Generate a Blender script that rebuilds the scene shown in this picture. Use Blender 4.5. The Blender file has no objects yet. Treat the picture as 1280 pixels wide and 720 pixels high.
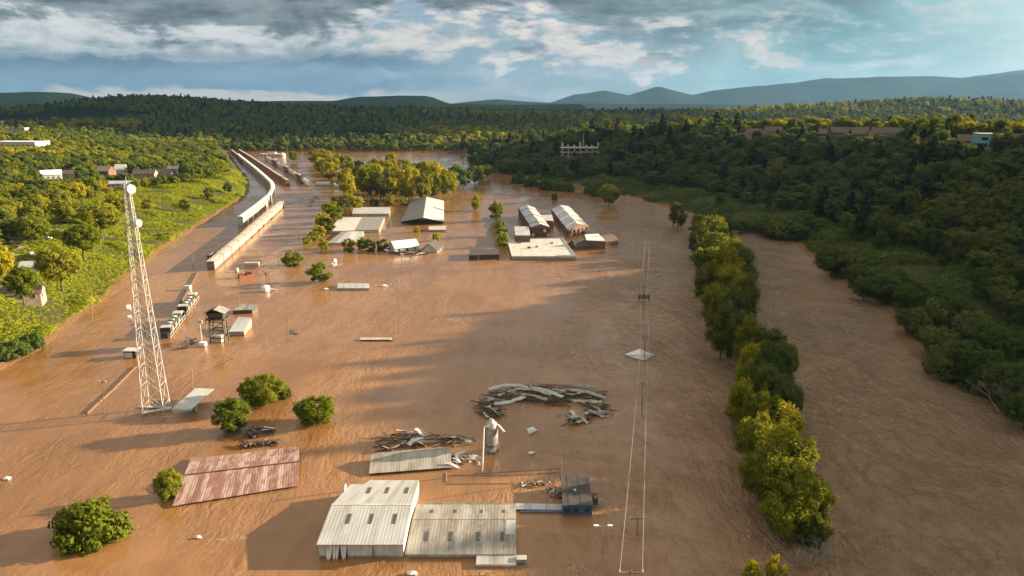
import bpy, math, random
import numpy as np
from mathutils import Vector, Matrix, Quaternion
R = math.radians
scn = bpy.context.scene
col = scn.collection
random.seed(7); rng = np.random.default_rng(7)

# ------------------------------------------------------------------ camera
CAMZ, F, PITCH = 70.0, 900.0, 14.45
cd = bpy.data.cameras.new('camera'); cam = bpy.data.objects.new('camera', cd); col.objects.link(cam)
cam.location = (0, 0, CAMZ); cam.rotation_euler = (R(90-PITCH), 0, 0)
cd.sensor_width = 36.0; cd.lens = 36.0*F/1280.0; cd.clip_start = 1.0; cd.clip_end = 60000.0
scn.camera = cam
SP, CP = math.sin(R(PITCH)), math.cos(R(PITCH))
def P(px, py, z=0.0):
    """ground point (height z) that the photograph shows at pixel px, py"""
    u = (px-640)/F; v = (py-360)/F
    D = (CAMZ-z)/(SP+v*CP)
    return Vector((u*D, D*(CP-v*SP), z))
def PY(px, py, Y):
    """point at a known distance Y seen at pixel px, py"""
    u = (px-640)/F; v = (py-360)/F
    D = Y/(CP-v*SP)
    return Vector((u*D, Y, CAMZ-D*(SP+v*CP)))
def pix(x, y, z):
    d = y*CP-(z-CAMZ)*SP
    return 640+F*x/d, 360+F*(-(z-CAMZ)*CP-y*SP)/d

# ------------------------------------------------------------------ sky and sun
SUN_EL, SUN_AZ = 13.5, 74.0      # degrees, azimuth from +Y towards +X
scn.view_settings.view_transform = 'Standard'; scn.view_settings.look = 'None'
scn.view_settings.gamma = 1.0; scn.view_settings.use_curve_mapping = False
scn.view_settings.exposure = 2.35
world = bpy.data.worlds.new('World'); scn.world = world; world.use_nodes = True
wt = world.node_tree; wt.nodes.clear()
class NT:
    def __init__(s, t): s.t = t
    def n(s, typ, **kw):
        o = s.t.nodes.new(typ)
        for k, v in kw.items(): setattr(o, k, v)
        return o
    def put(s, sock, v):
        if isinstance(v, bpy.types.NodeSocket): s.t.links.new(v, sock)
        elif v is not None:
            if hasattr(sock.default_value, '__len__') and hasattr(v, '__len__') and len(sock.default_value) == 4 and len(v) == 3: v = (*v, 1)
            sock.default_value = v
    def m(s, op, a, b=None, c=None, clamp=False):
        o = s.n('ShaderNodeMath', operation=op, use_clamp=clamp)
        for i, x in enumerate((a, b, c)):
            if x is not None: s.put(o.inputs[i], x)
        return o.outputs[0]
    def vm(s, op, a, b=None):
        o = s.n('ShaderNodeVectorMath', operation=op); s.put(o.inputs[0], a)
        if b is not None: s.put(o.inputs[1], b)
        return o.outputs[0]
    def noise(s, vec, scale, detail=4, rough=.55, dist=0.0, dims='3D'):
        o = s.n('ShaderNodeTexNoise', noise_dimensions=dims)
        if vec is not None: s.put(o.inputs['Vector'], vec)
        o.inputs['Scale'].default_value = scale; o.inputs['Detail'].default_value = detail
        o.inputs['Roughness'].default_value = rough; o.inputs['Distortion'].default_value = dist
        return o.outputs[0]
    def ss(s, x, lo, hi):
        o = s.n('ShaderNodeMapRange', interpolation_type='SMOOTHSTEP')
        s.put(o.inputs[0], x); s.put(o.inputs[1], lo); s.put(o.inputs[2], hi)
        return o.outputs[0]
    def mix(s, f, a, b, blend='MIX'):
        o = s.n('ShaderNodeMix', data_type='RGBA', blend_type=blend, clamp_factor=True)
        s.put(o.inputs[0], f); s.put(o.inputs[6], a); s.put(o.inputs[7], b)
        return o.outputs[2]
    def comb(s, x, y, z):
        o = s.n('ShaderNodeCombineXYZ')
        for i, v in enumerate((x, y, z)): s.put(o.inputs[i], v)
        return o.outputs[0]
    def curve(s, x, pts):
        """piecewise linear function of a value, given as (x, y) pairs"""
        xs = [p[0] for p in pts]; lo, hi = xs[0], xs[-1]
        ys = [p[1] for p in pts]; ylo, yhi = min(ys), max(ys)
        mr = s.n('ShaderNodeMapRange'); s.put(mr.inputs[0], x); mr.inputs[1].default_value = lo; mr.inputs[2].default_value = hi
        rp = s.n('ShaderNodeValToRGB'); s.t.links.new(mr.outputs[0], rp.inputs[0])
        el = rp.color_ramp.elements
        while len(el) < len(pts): el.new(0.5)
        for i, p in enumerate(pts):
            el[i].position = (p[0]-lo)/(hi-lo); g = (p[1]-ylo)/(yhi-ylo+1e-9); el[i].color = (g, g, g, 1)
        return s.m('MULTIPLY_ADD', rp.outputs[0], yhi-ylo, ylo)

W = NT(wt)
tc = W.n('ShaderNodeTexCoord'); sep = W.n('ShaderNodeSeparateXYZ'); wt.links.new(tc.outputs['Generated'], sep.inputs[0])
dx, dy, dz = sep.outputs
az = W.m('ARCTAN2', dx, dy)                       # 0 ahead, + to the right
el = W.m('ARCSINE', dz)
# sky position measured in degrees
A = W.m('MULTIPLY', az, 57.29578); E = W.m('MULTIPLY', el, 57.29578)
vec = W.comb(dx, dy, W.m('MULTIPLY', dz, 2.6))
vec2 = W.comb(dx, dy, W.m('MULTIPLY', dz, 4.6))
n_big = W.noise(vec, 3.1, 7, .62, .3)
n_mid = W.noise(vec, 9.0, 8, .62, .5)
n_str = W.noise(vec2, 6.0, 8, .64, .6)
n_fine = W.noise(vec, 24.0, 6, .65, .2)
wob = W.m('MULTIPLY_ADD', n_mid, 2.0, -1.0)       # -1..1 around
wobs = W.m('MULTIPLY_ADD', n_str, 2.0, -1.0)
nish = W.n('ShaderNodeTexSky', sky_type='NISHITA', sun_disc=False)
nish.sun_elevation = R(SUN_EL); nish.sun_rotation = R(SUN_AZ); nish.altitude = 600; nish.air_density = 1.0; nish.dust_density = 1.2; nish.ozone_density = 1.6
K = 1.0/0.12                                       # cloud radiances below are given as they leave the background
def C3(r, g, b): return (r*K, g*K, b*K)
G = 0.56
def srgb(r, g, b, k=1.0):
    f = lambda c: ((c/255+.055)/1.055)**2.4 if c > 10 else c/255/12.92
    return (f(r)*k, f(g)*k, f(b)*k)
def CL(r, g, b, k=1.0): 
    c = srgb(r, g, b, k*.172); return C3(*c)
# clear air behind the clouds: the physical sky, tinted towards teal on the side of the sun
base = W.mix(W.ss(A, -8.0, 26.0), CL(98, 134, 164), CL(108, 182, 194))
base = W.mix(0.10, base, nish.outputs[0])
det = W.m('SUBTRACT', n_fine, .5)
mm = W.m('ADD', n_mid, W.m('MULTIPLY', det, .35))
ms = W.m('ADD', n_str, W.m('MULTIPLY', det, .30))
# 1 broad pale veil in the middle and to the right
veil = W.ss(W.m('ADD', W.m('MULTIPLY', n_big, .6), W.m('MULTIPLY', ms, .4)), .35, .53)
veil = W.m('MULTIPLY', veil, W.curve(A, [(-60, .35), (-20, .35), (-12, .75), (-4, .95), (6, 1.0), (14, 1.0), (22, .9), (30, .75), (70, .7)]))
c = W.mix(veil, base, W.mix(W.ss(A, 8.0, 22.0), W.mix(W.ss(ms, .38, .62), CL(134, 152, 164), CL(192, 198, 200)), W.mix(W.ss(ms, .38, .62), CL(112, 164, 172), CL(172, 206, 208))))
# 2 bright sunlit cumulus heads low in the middle
hlo = W.curve(E, [(0, .58), (1.2, .53), (2.4, .47), (5.0, .47), (7, .51), (12, .60)])
heads = W.ss(W.m('SUBTRACT', W.m('ADD', W.m('MULTIPLY', mm, .65), W.m('MULTIPLY', ms, .35)), hlo), -.005, .085)
heads = W.m('MULTIPLY', heads, W.curve(A, [(-60, .7), (-25, .75), (-10, .85), (-2, 1.0), (12, 1.0), (18, .85), (26, .4), (34, .25), (70, .3)]))
c = W.mix(heads, c, W.mix(W.ss(n_fine, .35, .65), CL(196, 200, 202), CL(250, 238, 226)))
# 3 slate blue gap under the left-hand deck
gap = W.m('MULTIPLY', W.ss(W.m('ADD', E, W.m('MULTIPLY', wobs, 1.6)), 4.2, 2.6), W.ss(W.m('ADD', A, W.m('MULTIPLY', wob, 8.0)), -1.0, -12.0))
c = W.mix(W.m('MULTIPLY', gap, .95), c, W.mix(W.ss(ms, .35, .65), CL(58, 90, 126), CL(100, 132, 160)))
# 4 white shelf below the dark deck, ragged lower edge
sh_lo = W.m('ADD', W.curve(A, [(-60, 2.6), (-36, 2.7), (-26, 2.7), (-18, 3.0), (-14, 3.6), (-11, 5.0), (-8, 7), (70, 20)]), W.m('ADD', W.m('MULTIPLY', wob, 2.4), W.m('MULTIPLY', det, 2.0)))
shelf = W.ss(W.m('SUBTRACT', E, sh_lo), -.05, .5)
c = W.mix(W.m('MULTIPLY', shelf, .95), c, W.mix(W.ss(W.m('ADD', W.m('MULTIPLY', ms, .4), W.m('MULTIPLY', mm, .6)), .40, .60), CL(146, 156, 162), CL(234, 234, 232)))
# 5 dark deck overhead, lower edge rises and falls with azimuth
dk_lo = W.m('ADD', W.curve(A, [(-60, 4.0), (-36, 4.5), (-28, 4.5), (-22, 4.2), (-16, 4.4), (-12, 5.0), (-9, 7.4), (-7, 7.6), (-5, 6.2), (-1, 6.0), (2, 7.4), (5, 5.8), (9, 5.0), (14, 4.6), (19, 4.4), (23, 5.2), (28, 7.0), (40, 12), (60, 13), (70, 13)]),
            W.m('ADD', W.m('MULTIPLY', wob, 3.0), W.m('ADD', W.m('MULTIPLY', wobs, 2.6), W.m('MULTIPLY', det, 1.6))))
dark = W.ss(W.m('SUBTRACT', E, dk_lo), W.curve(A, [(-40, -.2), (2, -.2), (16, -.8), (30, -1.5)]), W.curve(A, [(-40, .8), (2, 1.0), (16, 2.2), (30, 4)]))
high = W.ss(E, 10.0, 28.0)                         # the deck breaks up again towards the zenith
dark = W.m('MULTIPLY', dark, W.m('SUBTRACT', 1.0, W.m('MULTIPLY', high, W.ss(n_big, .40, .62))))
c = W.mix(W.m('MULTIPLY', dark, .94), c, W.mix(W.ss(A, -6.0, 20.0), W.mix(W.ss(W.m('ADD', W.m('MULTIPLY', ms, .5), W.m('MULTIPLY', mm, .5)), .38, .60), CL(74, 84, 90), CL(142, 152, 156)), W.mix(W.ss(ms, .34, .64), CL(112, 134, 142), CL(164, 192, 196))))
# 5b small dark scud in front of the bright clouds
scud = W.m('MULTIPLY', W.ss(W.noise(vec, 13.0, 5, .55, .3), .60, .68), W.m('MULTIPLY', W.ss(E, 2.2, 3.6), W.ss(W.m('ABSOLUTE', W.m('SUBTRACT', A, 6.0)), 16.0, 8.0)))
c = W.mix(W.m('MULTIPLY', scud, .8), c, CL(118, 134, 144))
# 6 peach light right on the horizon, far left and middle
hz = W.m('MULTIPLY', W.ss(W.m('ADD', E, W.m('MULTIPLY', wobs, 2.4)), 1.05, .45), W.ss(W.m('ABSOLUTE', W.m('ADD', A, 20.0)), 22.0, 8.0))
c = W.mix(W.m('MULTIPLY', hz, .85), c, CL(240, 218, 196))
# 7 glow of the low sun off to the right
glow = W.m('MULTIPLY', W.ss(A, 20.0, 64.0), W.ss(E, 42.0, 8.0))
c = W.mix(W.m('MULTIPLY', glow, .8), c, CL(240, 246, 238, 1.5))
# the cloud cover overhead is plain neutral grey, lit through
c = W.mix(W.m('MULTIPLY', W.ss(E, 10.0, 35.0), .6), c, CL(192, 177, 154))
# an overcast sky grows brighter towards the zenith (steeper than the standard overcast, to fill the shade)
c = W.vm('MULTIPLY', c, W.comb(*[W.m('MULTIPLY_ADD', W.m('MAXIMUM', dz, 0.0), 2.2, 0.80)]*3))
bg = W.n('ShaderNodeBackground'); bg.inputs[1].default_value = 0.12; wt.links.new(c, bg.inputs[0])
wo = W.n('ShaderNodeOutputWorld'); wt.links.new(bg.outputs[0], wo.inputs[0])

sd = bpy.data.lights.new('sun', 'SUN'); sun = bpy.data.objects.new('sun', sd); col.objects.link(sun)
sd.energy = 4.4; sd.angle = R(0.6); sd.color = (1.0, 0.80, 0.55)
sdir = Vector((math.sin(R(SUN_AZ))*math.cos(R(SUN_EL)), math.cos(R(SUN_AZ))*math.cos(R(SUN_EL)), math.sin(R(SUN_EL))))
sun.rotation_euler = (-sdir).to_track_quat('-Z', 'Y').to_euler(); sun.location = sdir*900

# ------------------------------------------------------------------ helpers
class MB:
    def __init__(s): s.v = []; s.f = []
    def add(s, vs, fs):
        b = len(s.v); s.v += [tuple(p) for p in vs]; s.f += [tuple(b+i for i in f) for f in fs]; return s
    def box(s, c, size, rz=0.0, M=None):
        hx, hy, hz = (k/2 for k in size); cs, sn = math.cos(rz), math.sin(rz); vs = []
        for z in (-hz, hz):
            for x, y in ((-hx, -hy), (hx, -hy), (hx, hy), (-hx, hy)):
                p = Vector((x*cs-y*sn, x*sn+y*cs, z))
                if M is not None: p = M @ p
                vs.append(p+Vector(c))
        return s.add(vs, [(3, 2, 1, 0), (4, 5, 6, 7), (0, 1, 5, 4), (1, 2, 6, 5), (2, 3, 7, 6), (3, 0, 4, 7)])
    def tube(s, a, b, r0, r1=None, n=8, cap=True):
        a, b = Vector(a), Vector(b); r1 = r0 if r1 is None else r1; d = (b-a)
        q = d.to_track_quat('Z', 'Y') if d.length > 1e-6 else Quaternion()
        vs = []
        for c, r in ((a, r0), (b, r1)):
            for i in range(n):
                t = 2*math.pi*i/n; vs.append(c+q @ Vector((r*math.cos(t), r*math.sin(t), 0)))
        fs = [(i, (i+1) % n, n+(i+1) % n, n+i) for i in range(n)]
        if cap: fs += [tuple(range(n-1, -1, -1)), tuple(range(n, 2*n))]
        return s.add(vs, fs)
    def lathe(s, c, prof, n=16):
        vs = []; c = Vector(c)
        for r, z in prof:
            for i in range(n):
                t = 2*math.pi*i/n; vs.append(c+Vector((r*math.cos(t), r*math.sin(t), z)))
        fs = []
        for k in range(len(prof)-1):
            for i in range(n): fs.append((k*n+i, k*n+(i+1) % n, (k+1)*n+(i+1) % n, (k+1)*n+i))
        fs.append(tuple(range(n-1, -1, -1))); fs.append(tuple(range((len(prof)-1)*n, len(prof)*n)))
        return s.add(vs, fs)
    def slab(s, pts, t):
        """polygon given by its top corners (any plane), thickness t straight down"""
        n = len(pts); vs = [Vector(p) for p in pts]+[Vector(p)-Vector((0, 0, t)) for p in pts]
        fs = [tuple(range(n)), tuple(range(2*n-1, n-1, -1))]+[(i, n+i, n+(i+1) % n, (i+1) % n) for i in range(n)]
        return s.add(vs, fs)
    def mesh(s, name, mat, smooth=False):
        me = bpy.data.meshes.new(name); me.from_pydata(s.v, [], s.f); me.validate()
        import bmesh
        bm = bmesh.new(); bm.from_mesh(me); bmesh.ops.recalc_face_normals(bm, faces=bm.faces); bm.to_mesh(me); bm.free()
        if mat: me.materials.append(mat)
        if smooth: me.polygons.foreach_set('use_smooth', [True]*len(me.polygons))
        return me
    def build(s, name, mat, parent=None, smooth=False):
        return link(name, s.mesh(name, mat, smooth), parent)
def link(name, me, parent=None, loc=None, rz=0.0, scale=None):
    o = bpy.data.objects.new(name, me); col.objects.link(o)
    if parent: o.parent = parent
    if loc is not None: o.location = loc
    if rz: o.rotation_euler = (0, 0, rz)
    if scale is not None: o.scale = scale if hasattr(scale, '__len__') else (scale,)*3
    return o
def tag(o, label=None, cat=None, group=None, kind=None):
    for k, v in (('label', label), ('category', cat), ('group', group), ('kind', kind)):
        if v: o[k] = v
    return o
def thing(name, label, cat, loc=(0, 0, 0), rz=0.0, group=None):
    return tag(link(name, None, None, loc, rz), label, cat, group)
def copy_tree(o, parent=None):
    c = o.copy(); col.objects.link(c); c.parent = parent
    for ch in list(o.children): copy_tree(ch, c)
    return c

# ------------------------------------------------------------------ materials
MATS = {}
def mat(name, c1, c2=None, scale=1.0, rough=.7, metal=0.0, bump=0.0, bscale=None, streak=None, detail=5, spec=.4, lo=.35, hi=.65):
    if name in MATS: return MATS[name]
    m = bpy.data.materials.new(name); m.use_nodes = True; N = NT(m.node_tree); b = m.node_tree.nodes['Principled BSDF']
    b.inputs['Roughness'].default_value = rough; b.inputs['Metallic'].default_value = metal
    b.inputs['Specular IOR Level'].default_value = spec
    g = N.n('ShaderNodeNewGeometry').outputs['Position']
    if streak: g = N.vm('MULTIPLY', g, streak)
    nz = N.noise(g, scale, detail, .6)
    if c2 is None: c2 = tuple(x*.75 for x in c1)
    cc = N.mix(N.ss(nz, lo, hi), c1, c2)
    if name not in ('cloud_vapour', 'wire'):
        gp = N.n('ShaderNodeNewGeometry').outputs['Position']; sx = N.n('ShaderNodeSeparateXYZ'); N.t.links.new(gp, sx.inputs[0])      # mud left on walls just above the water
        mud = N.ss(N.m('SUBTRACT', sx.outputs[2], N.m('MULTIPLY', N.noise(gp, .7, 4, .6), .6)), .15, -.2)
        cc = N.mix(N.m('MULTIPLY', mud, .75), cc, (.16, .085, .04))
    N.put(b.inputs['Base Color'], cc)
    if bump:
        bp = N.n('ShaderNodeBump'); bp.inputs['Strength'].default_value = bump; bp.inputs['Distance'].default_value = .2
        N.put(bp.inputs['Height'], N.noise(g, bscale or scale*4, 5, .6)); N.put(b.inputs['Normal'], bp.outputs[0])
    MATS[name] = m; return m
def leafmat(name, ca, cb, cc, trans=.45, hue=.5):
    """foliage: three leaf colours mixed per tree, per clump and per patch of leaves"""
    m = bpy.data.materials.new(name); m.use_nodes = True; t = m.node_tree; t.nodes.clear(); N = NT(t)
    oi = N.n('ShaderNodeObjectInfo'); g = N.n('ShaderNodeNewGeometry')
    n1 = N.noise(g.outputs['Position'], .55, 3, .6); n2 = N.noise(g.outputs['Position'], 3.2, 2, .6)
    f = N.m('ADD', N.m('MULTIPLY', oi.outputs['Random'], hue), N.m('MULTIPLY', N.m('SUBTRACT', n1, .5), 1.5))
    f = N.m('ADD', f, N.m('MULTIPLY', N.m('SUBTRACT', g.outputs['Random Per Island'], .5), .55))
    c = N.mix(N.ss(f, 0.0, .75), ca, cb); c = N.mix(N.ss(N.m('ADD', n2, N.m('MULTIPLY', N.m('SUBTRACT', oi.outputs['Random'], .5), .3)), .52, .72), c, cc)
    d = N.n('ShaderNodeBsdfDiffuse'); tr = N.n('ShaderNodeBsdfTranslucent'); mx = N.n('ShaderNodeMixShader')
    N.put(d.inputs[0], c); N.put(tr.inputs[0], N.mix(.5, c, cb)); mx.inputs[0].default_value = trans
    t.links.new(d.outputs[0], mx.inputs[1]); t.links.new(tr.outputs[0], mx.inputs[2])
    o = N.n('ShaderNodeOutputMaterial'); t.links.new(mx.outputs[0], o.inputs[0]); MATS[name] = m; return m
L_GREEN = leafmat('leaf_green', (.100, .128, .014), (.200, .212, .020), (.29, .27, .026))
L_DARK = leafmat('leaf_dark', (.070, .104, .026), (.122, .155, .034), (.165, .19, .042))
L_YEL = leafmat('leaf_yellow', (.19, .19, .014), (.33, .29, .018), (.42, .35, .026))
L_OLIVE = leafmat('leaf_olive', (.080, .092, .020), (.135, .138, .026), (.17, .165, .035))
L_PINE = leafmat('leaf_pine', (.020, .038, .014), (.038, .058, .018), (.055, .072, .022))
L_KUDZU = leafmat('leaf_kudzu', (.18, .22, .018), (.28, .295, .024), (.36, .345, .032), trans=.4)
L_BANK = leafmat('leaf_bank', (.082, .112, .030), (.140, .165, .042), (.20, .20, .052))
M_BARK = mat('bark', (.09, .07, .05), (.05, .04, .03), 2.0, .9, bump=.3)
M_BARE = mat('bare_wood', (.30, .25, .19), (.18, .15, .11), 2.0, .9)
HAZE = 2.4e-5
# ------------------------------------------------------------------ terrain and water
LSH = [P(*p) for p in ((-60, 500), (0, 456), (60, 424), (110, 389), (160, 347), (200, 313), (240, 286), (280, 262), (302, 248), (311, 238), (309, 226), (300, 212), (288, 196), (279, 183))]
RSH = [P(*p) for p in ((1275, 532), (1215, 492), (1165, 450), (1130, 405), (1098, 378), (1050, 352), (1022, 322), (985, 300), (930, 290), (880, 272), (830, 257), (775, 243), (715, 231), (650, 222), (600, 213), (585, 203))]
LY = np.array([0]+[p.y for p in LSH]+[1500, 4000]); LX = np.array([-150]+[p.x for p in LSH]+[-520, -900])
RY = np.array([-300, 0]+[p.y for p in RSH]+[1250, 4000]); RX = np.array([140, 122]+[p.x for p in RSH]+[-60, 100])
def sm(t): t = np.clip(t, 0, 1); return t*t*(3-2*t)
def lump(x, y, s, seed=0):
    a = seed*1.7
    return (np.sin(x/s*1.3+a+1.7*np.sin(y/s*.9+a))+np.sin(y/s*1.1-a*2+1.3*np.sin(x/s*.7+a)))*.5
def dL(x, y): return (np.interp(y, LY, LX)-x)*.86
def dR(x, y): return (x-np.interp(y, RY, RX))*.80
def kud_w(y): return np.interp(y, [0, 190, 250, 320, 400, 480, 540, 600, 700, 2000], [25, 25, 28, 36, 62, 60, 32, 18, 10, 8])
def hplat(y):   # crest height of the right-hand hill; raised out of view to shade the water
    return np.interp(y, [-300, 0, 120, 200, 255, 290, 345, 420, 560, 700, 850, 1000, 1200], [40, 40, 44, 54, 72, 66, 54, 48, 46, 42, 30, 14, 6])
def zland(x, y):
    x = np.asarray(x, float); y = np.asarray(y, float)
    l, r = dL(x, y), dR(x, y); kw = kud_w(y)
    l = l+lump(x, y, 13, 1)*1.6; r = r+lump(x, y, 17, 2)*3
    zl = np.where(l > 0, 1.0+(10.0-4*sm((y-520)/150))*sm(l/kw)+20*sm((l-kw-30)/260)*sm((y-200)/300)+.8*lump(x, y, 40, 3)*sm(l/40), np.maximum(-3, 1.0+l*.6))
    bench = 6+.5*lump(x, y, 9, 4)
    zr = np.where(r > 0, .6+bench*sm(r/26)+(hplat(y)-7.6)*sm((r-30)/105)+2.5*lump(x, y, 48, 5)*sm((r-60)/60)+-24*sm((r-150)/130), np.maximum(-3, .6+r*.5))
    far = -3+5.5*sm((y-1080)/160)+3*lump(x, y, 150, 6)*sm((y-1300)/400)+2
    far = np.where(y > 1080, far, -3)
    return np.maximum(np.maximum(zl, zr), np.maximum(far, -3))
def PT(px, py, dz=0.0):
    """where the sight line through a pixel first meets the land (raised by dz)"""
    u = (px-640)/F; v = (py-360)/F; D = np.arange(60, 2500, 1.0)
    x, y, z = u*D, D*(CP-v*SP), CAMZ-D*(SP+v*CP); h = zland(x, y)+dz; k = np.argmax(z < h)
    if not (z < h).any(): k = int(np.argmin(z-h))
    return Vector((x[k], y[k], float(zland(x[k], y[k]))))
def grid_mesh(name, xs, ys, zf, m):
    X, Y = np.meshgrid(xs, ys); Z = zf(X, Y); nx, ny = len(xs), len(ys)
    co = np.stack([X, Y, Z], -1).reshape(-1, 3)
    i = np.arange((ny-1)*nx).reshape(ny-1, nx)[:, :-1].ravel()
    q = np.stack([i, i+1, i+1+nx, i+nx], -1)
    me = bpy.data.meshes.new(name); me.vertices.add(len(co)); me.vertices.foreach_set('co', co.ravel().astype(np.float32))
    me.loops.add(q.size); me.loops.foreach_set('vertex_index', q.ravel().astype(np.int32))
    me.polygons.add(len(q)); me.polygons.foreach_set('loop_start', np.arange(0, q.size, 4, dtype=np.int32))
    me.polygons.foreach_set('use_smooth', np.ones(len(q), bool)); me.update(calc_edges=True); me.materials.append(m); return me
M_GROUND = bpy.data.materials.new('ground_soil'); M_GROUND.use_nodes = True
def _():
    t = M_GROUND.node_tree; N = NT(t); b = t.nodes['Principled BSDF']; b.inputs['Roughness'].default_value = .95; b.inputs['Specular IOR Level'].default_value = .1
    g = N.n('ShaderNodeNewGeometry').outputs['Position']; s = N.n('ShaderNodeSeparateXYZ'); t.links.new(g, s.inputs[0])
    n1 = N.noise(g, .06, 6, .6); n2 = N.noise(g, .7, 5, .65)
    c = N.mix(N.ss(n1, .38, .62), (.034, .044, .013), (.058, .058, .021)); c = N.mix(N.ss(n2, .5, .7), c, (.028, .034, .013))
    wet = N.ss(N.m('ADD', s.outputs[2], N.m('MULTIPLY', n2, -1.6)), .9, -.1)      # silt line left by the flood
    c = N.mix(wet, c, (.15, .085, .042)); t.links.new(c, b.inputs['Base Color'])
    bp = N.n('ShaderNodeBump'); bp.inputs['Strength'].default_value = .8; bp.inputs['Distance'].default_value = .8; t.links.new(n2, bp.inputs['Height']); t.links.new(bp.outputs[0], b.inputs['Normal'])
_()
def spaced(segs):
    out = []
    for a, b, st in segs: out += list(np.arange(a, b, st))
    return np.array(out)
xs = spaced([(-14000, -2000, 600), (-2000, -700, 60), (-700, 620, 5), (620, 2000, 60), (2000, 14001, 600)])
ys = spaced([(-3000, -300, 300), (-300, 0, 20), (0, 700, 4), (700, 1300, 8), (1300, 3600, 70), (3600, 16001, 700)])
tag(link('ground', grid_mesh('ground', xs, ys, zland, M_GROUND)), kind='structure')

M_WATER = bpy.data.materials.new('flood_water'); M_WATER.use_nodes = True
def _():
    t = M_WATER.node_tree; N = NT(t); b = t.nodes['Principled BSDF']
    g = N.n('ShaderNodeNewGeometry').outputs['Position']
    s = N.n('ShaderNodeSeparateXYZ'); t.links.new(g, s.inputs[0])
    big = N.noise(g, .012, 5, .6, .8); mid = N.noise(g, .09, 5, .6, 1.2)
    c = N.mix(N.ss(N.m('ADD', N.m('MULTIPLY', big, .55), N.m('ADD', N.m('MULTIPLY', mid, .2), N.m('MULTIPLY', N.noise(N.vm('MULTIPLY', g, (1.0, .16, 1.0)), .12, 6, .65, 1.5), .25))), .40, .60), (.182, .087, .032), (.262, .133, .054))
    b.inputs['Roughness'].default_value = .05; b.inputs['IOR'].default_value = 1.45; b.inputs['Specular IOR Level'].default_value = .5
    # the open river to the right runs rough, the flooded flats are calmer
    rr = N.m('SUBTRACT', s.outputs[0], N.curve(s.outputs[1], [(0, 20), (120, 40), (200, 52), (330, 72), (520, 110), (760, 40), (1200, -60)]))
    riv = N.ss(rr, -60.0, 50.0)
    c = N.mix(N.m('MULTIPLY', riv, .7), c, N.mix(N.ss(mid, .35, .65), (.172, .115, .070), (.225, .158, .104)))      # river colour greyed to stand in for the sky it reflects
    t.links.new(c, b.inputs['Base Color'])
    fl = N.noise(N.vm('MULTIPLY', g, (1.0, .22, 1.0)), .16, 5, .6, 2.2)
    foam = N.m('MULTIPLY', N.ss(N.m('ABSOLUTE', N.m('SUBTRACT', fl, .5)), .010, .003), N.ss(N.noise(g, .03, 4, .6), .52, .64))      # thin foam lines along the current
    c = N.mix(N.m('MULTIPLY', foam, .45), c, (.46, .36, .26))
    t.links.new(c, b.inputs['Base Color'])
    rough = N.m('MULTIPLY_ADD', riv, 2.4, .27)
    patch = N.m('MULTIPLY_ADD', N.ss(N.noise(g, .022, 5, .65, 1.0), .42, .60), 1.0, .22)
    st = N.vm('MULTIPLY', g, (1.0, .42, 1.0))
    h1 = N.noise(st, .55, 5, .62, .9); h2 = N.noise(N.vm('MULTIPLY', g, (1.0, .7, 1.0)), 1.5, 4, .6, .4)
    h0 = N.noise(st, .15, 4, .55, .8)
    h = N.m('ADD', N.m('MULTIPLY', h1, .75), N.m('ADD', N.m('MULTIPLY', h2, .30), N.m('ADD', N.m('MULTIPLY', h0, .8), N.m('MULTIPLY', N.noise(N.vm('MULTIPLY', g, (1.0, .6, 1.0)), 3.4, 3, .6, .3), N.m('MULTIPLY', riv, .10)))))
    patch = N.m('ADD', N.m('MULTIPLY', patch, N.m('SUBTRACT', 1.0, riv)), N.m('MULTIPLY', riv, .75))
    h = N.m('MULTIPLY', N.m('SUBTRACT', h, .95), N.m('MULTIPLY', rough, patch))
    bp = N.n('ShaderNodeBump'); bp.inputs['Strength'].default_value = 1.0; bp.inputs['Distance'].default_value = 1.15
    t.links.new(h, bp.inputs['Height']); t.links.new(bp.outputs[0], b.inputs['Normal'])
_()
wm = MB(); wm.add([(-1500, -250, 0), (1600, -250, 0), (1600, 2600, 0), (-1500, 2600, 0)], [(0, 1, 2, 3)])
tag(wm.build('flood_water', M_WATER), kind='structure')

# far ridges: each a real crest with depth at its own distance
def ridge_mat(name, c1, c2, scale):
    m = bpy.data.materials.new(name); m.use_nodes = True; N = NT(m.node_tree); b = m.node_tree.nodes['Principled BSDF']
    b.inputs['Roughness'].default_value = 1.0; b.inputs['Specular IOR Level'].default_value = 0
    g = N.n('ShaderNodeNewGeometry').outputs['Position']
    n = N.noise(g, scale, 6, .7); N.put(b.inputs['Base Color'], N.mix(N.ss(n, .35, .65), c1, c2))
    bp = N.n('ShaderNodeBump'); bp.inputs['Strength'].default_value = 1.0; bp.inputs['Distance'].default_value = 8
    N.put(bp.inputs['Height'], N.noise(g, scale*1.6, 5, .7)); N.put(b.inputs['Normal'], bp.outputs[0]); return m
M_RIDGE = ridge_mat('wooded_slope', (.006, .013, .009), (.012, .020, .012), .06)
M_MOUNT = ridge_mat('mountain_woods', (.010, .020, .016), (.018, .030, .02), .012)
RIDGES = {}
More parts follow.
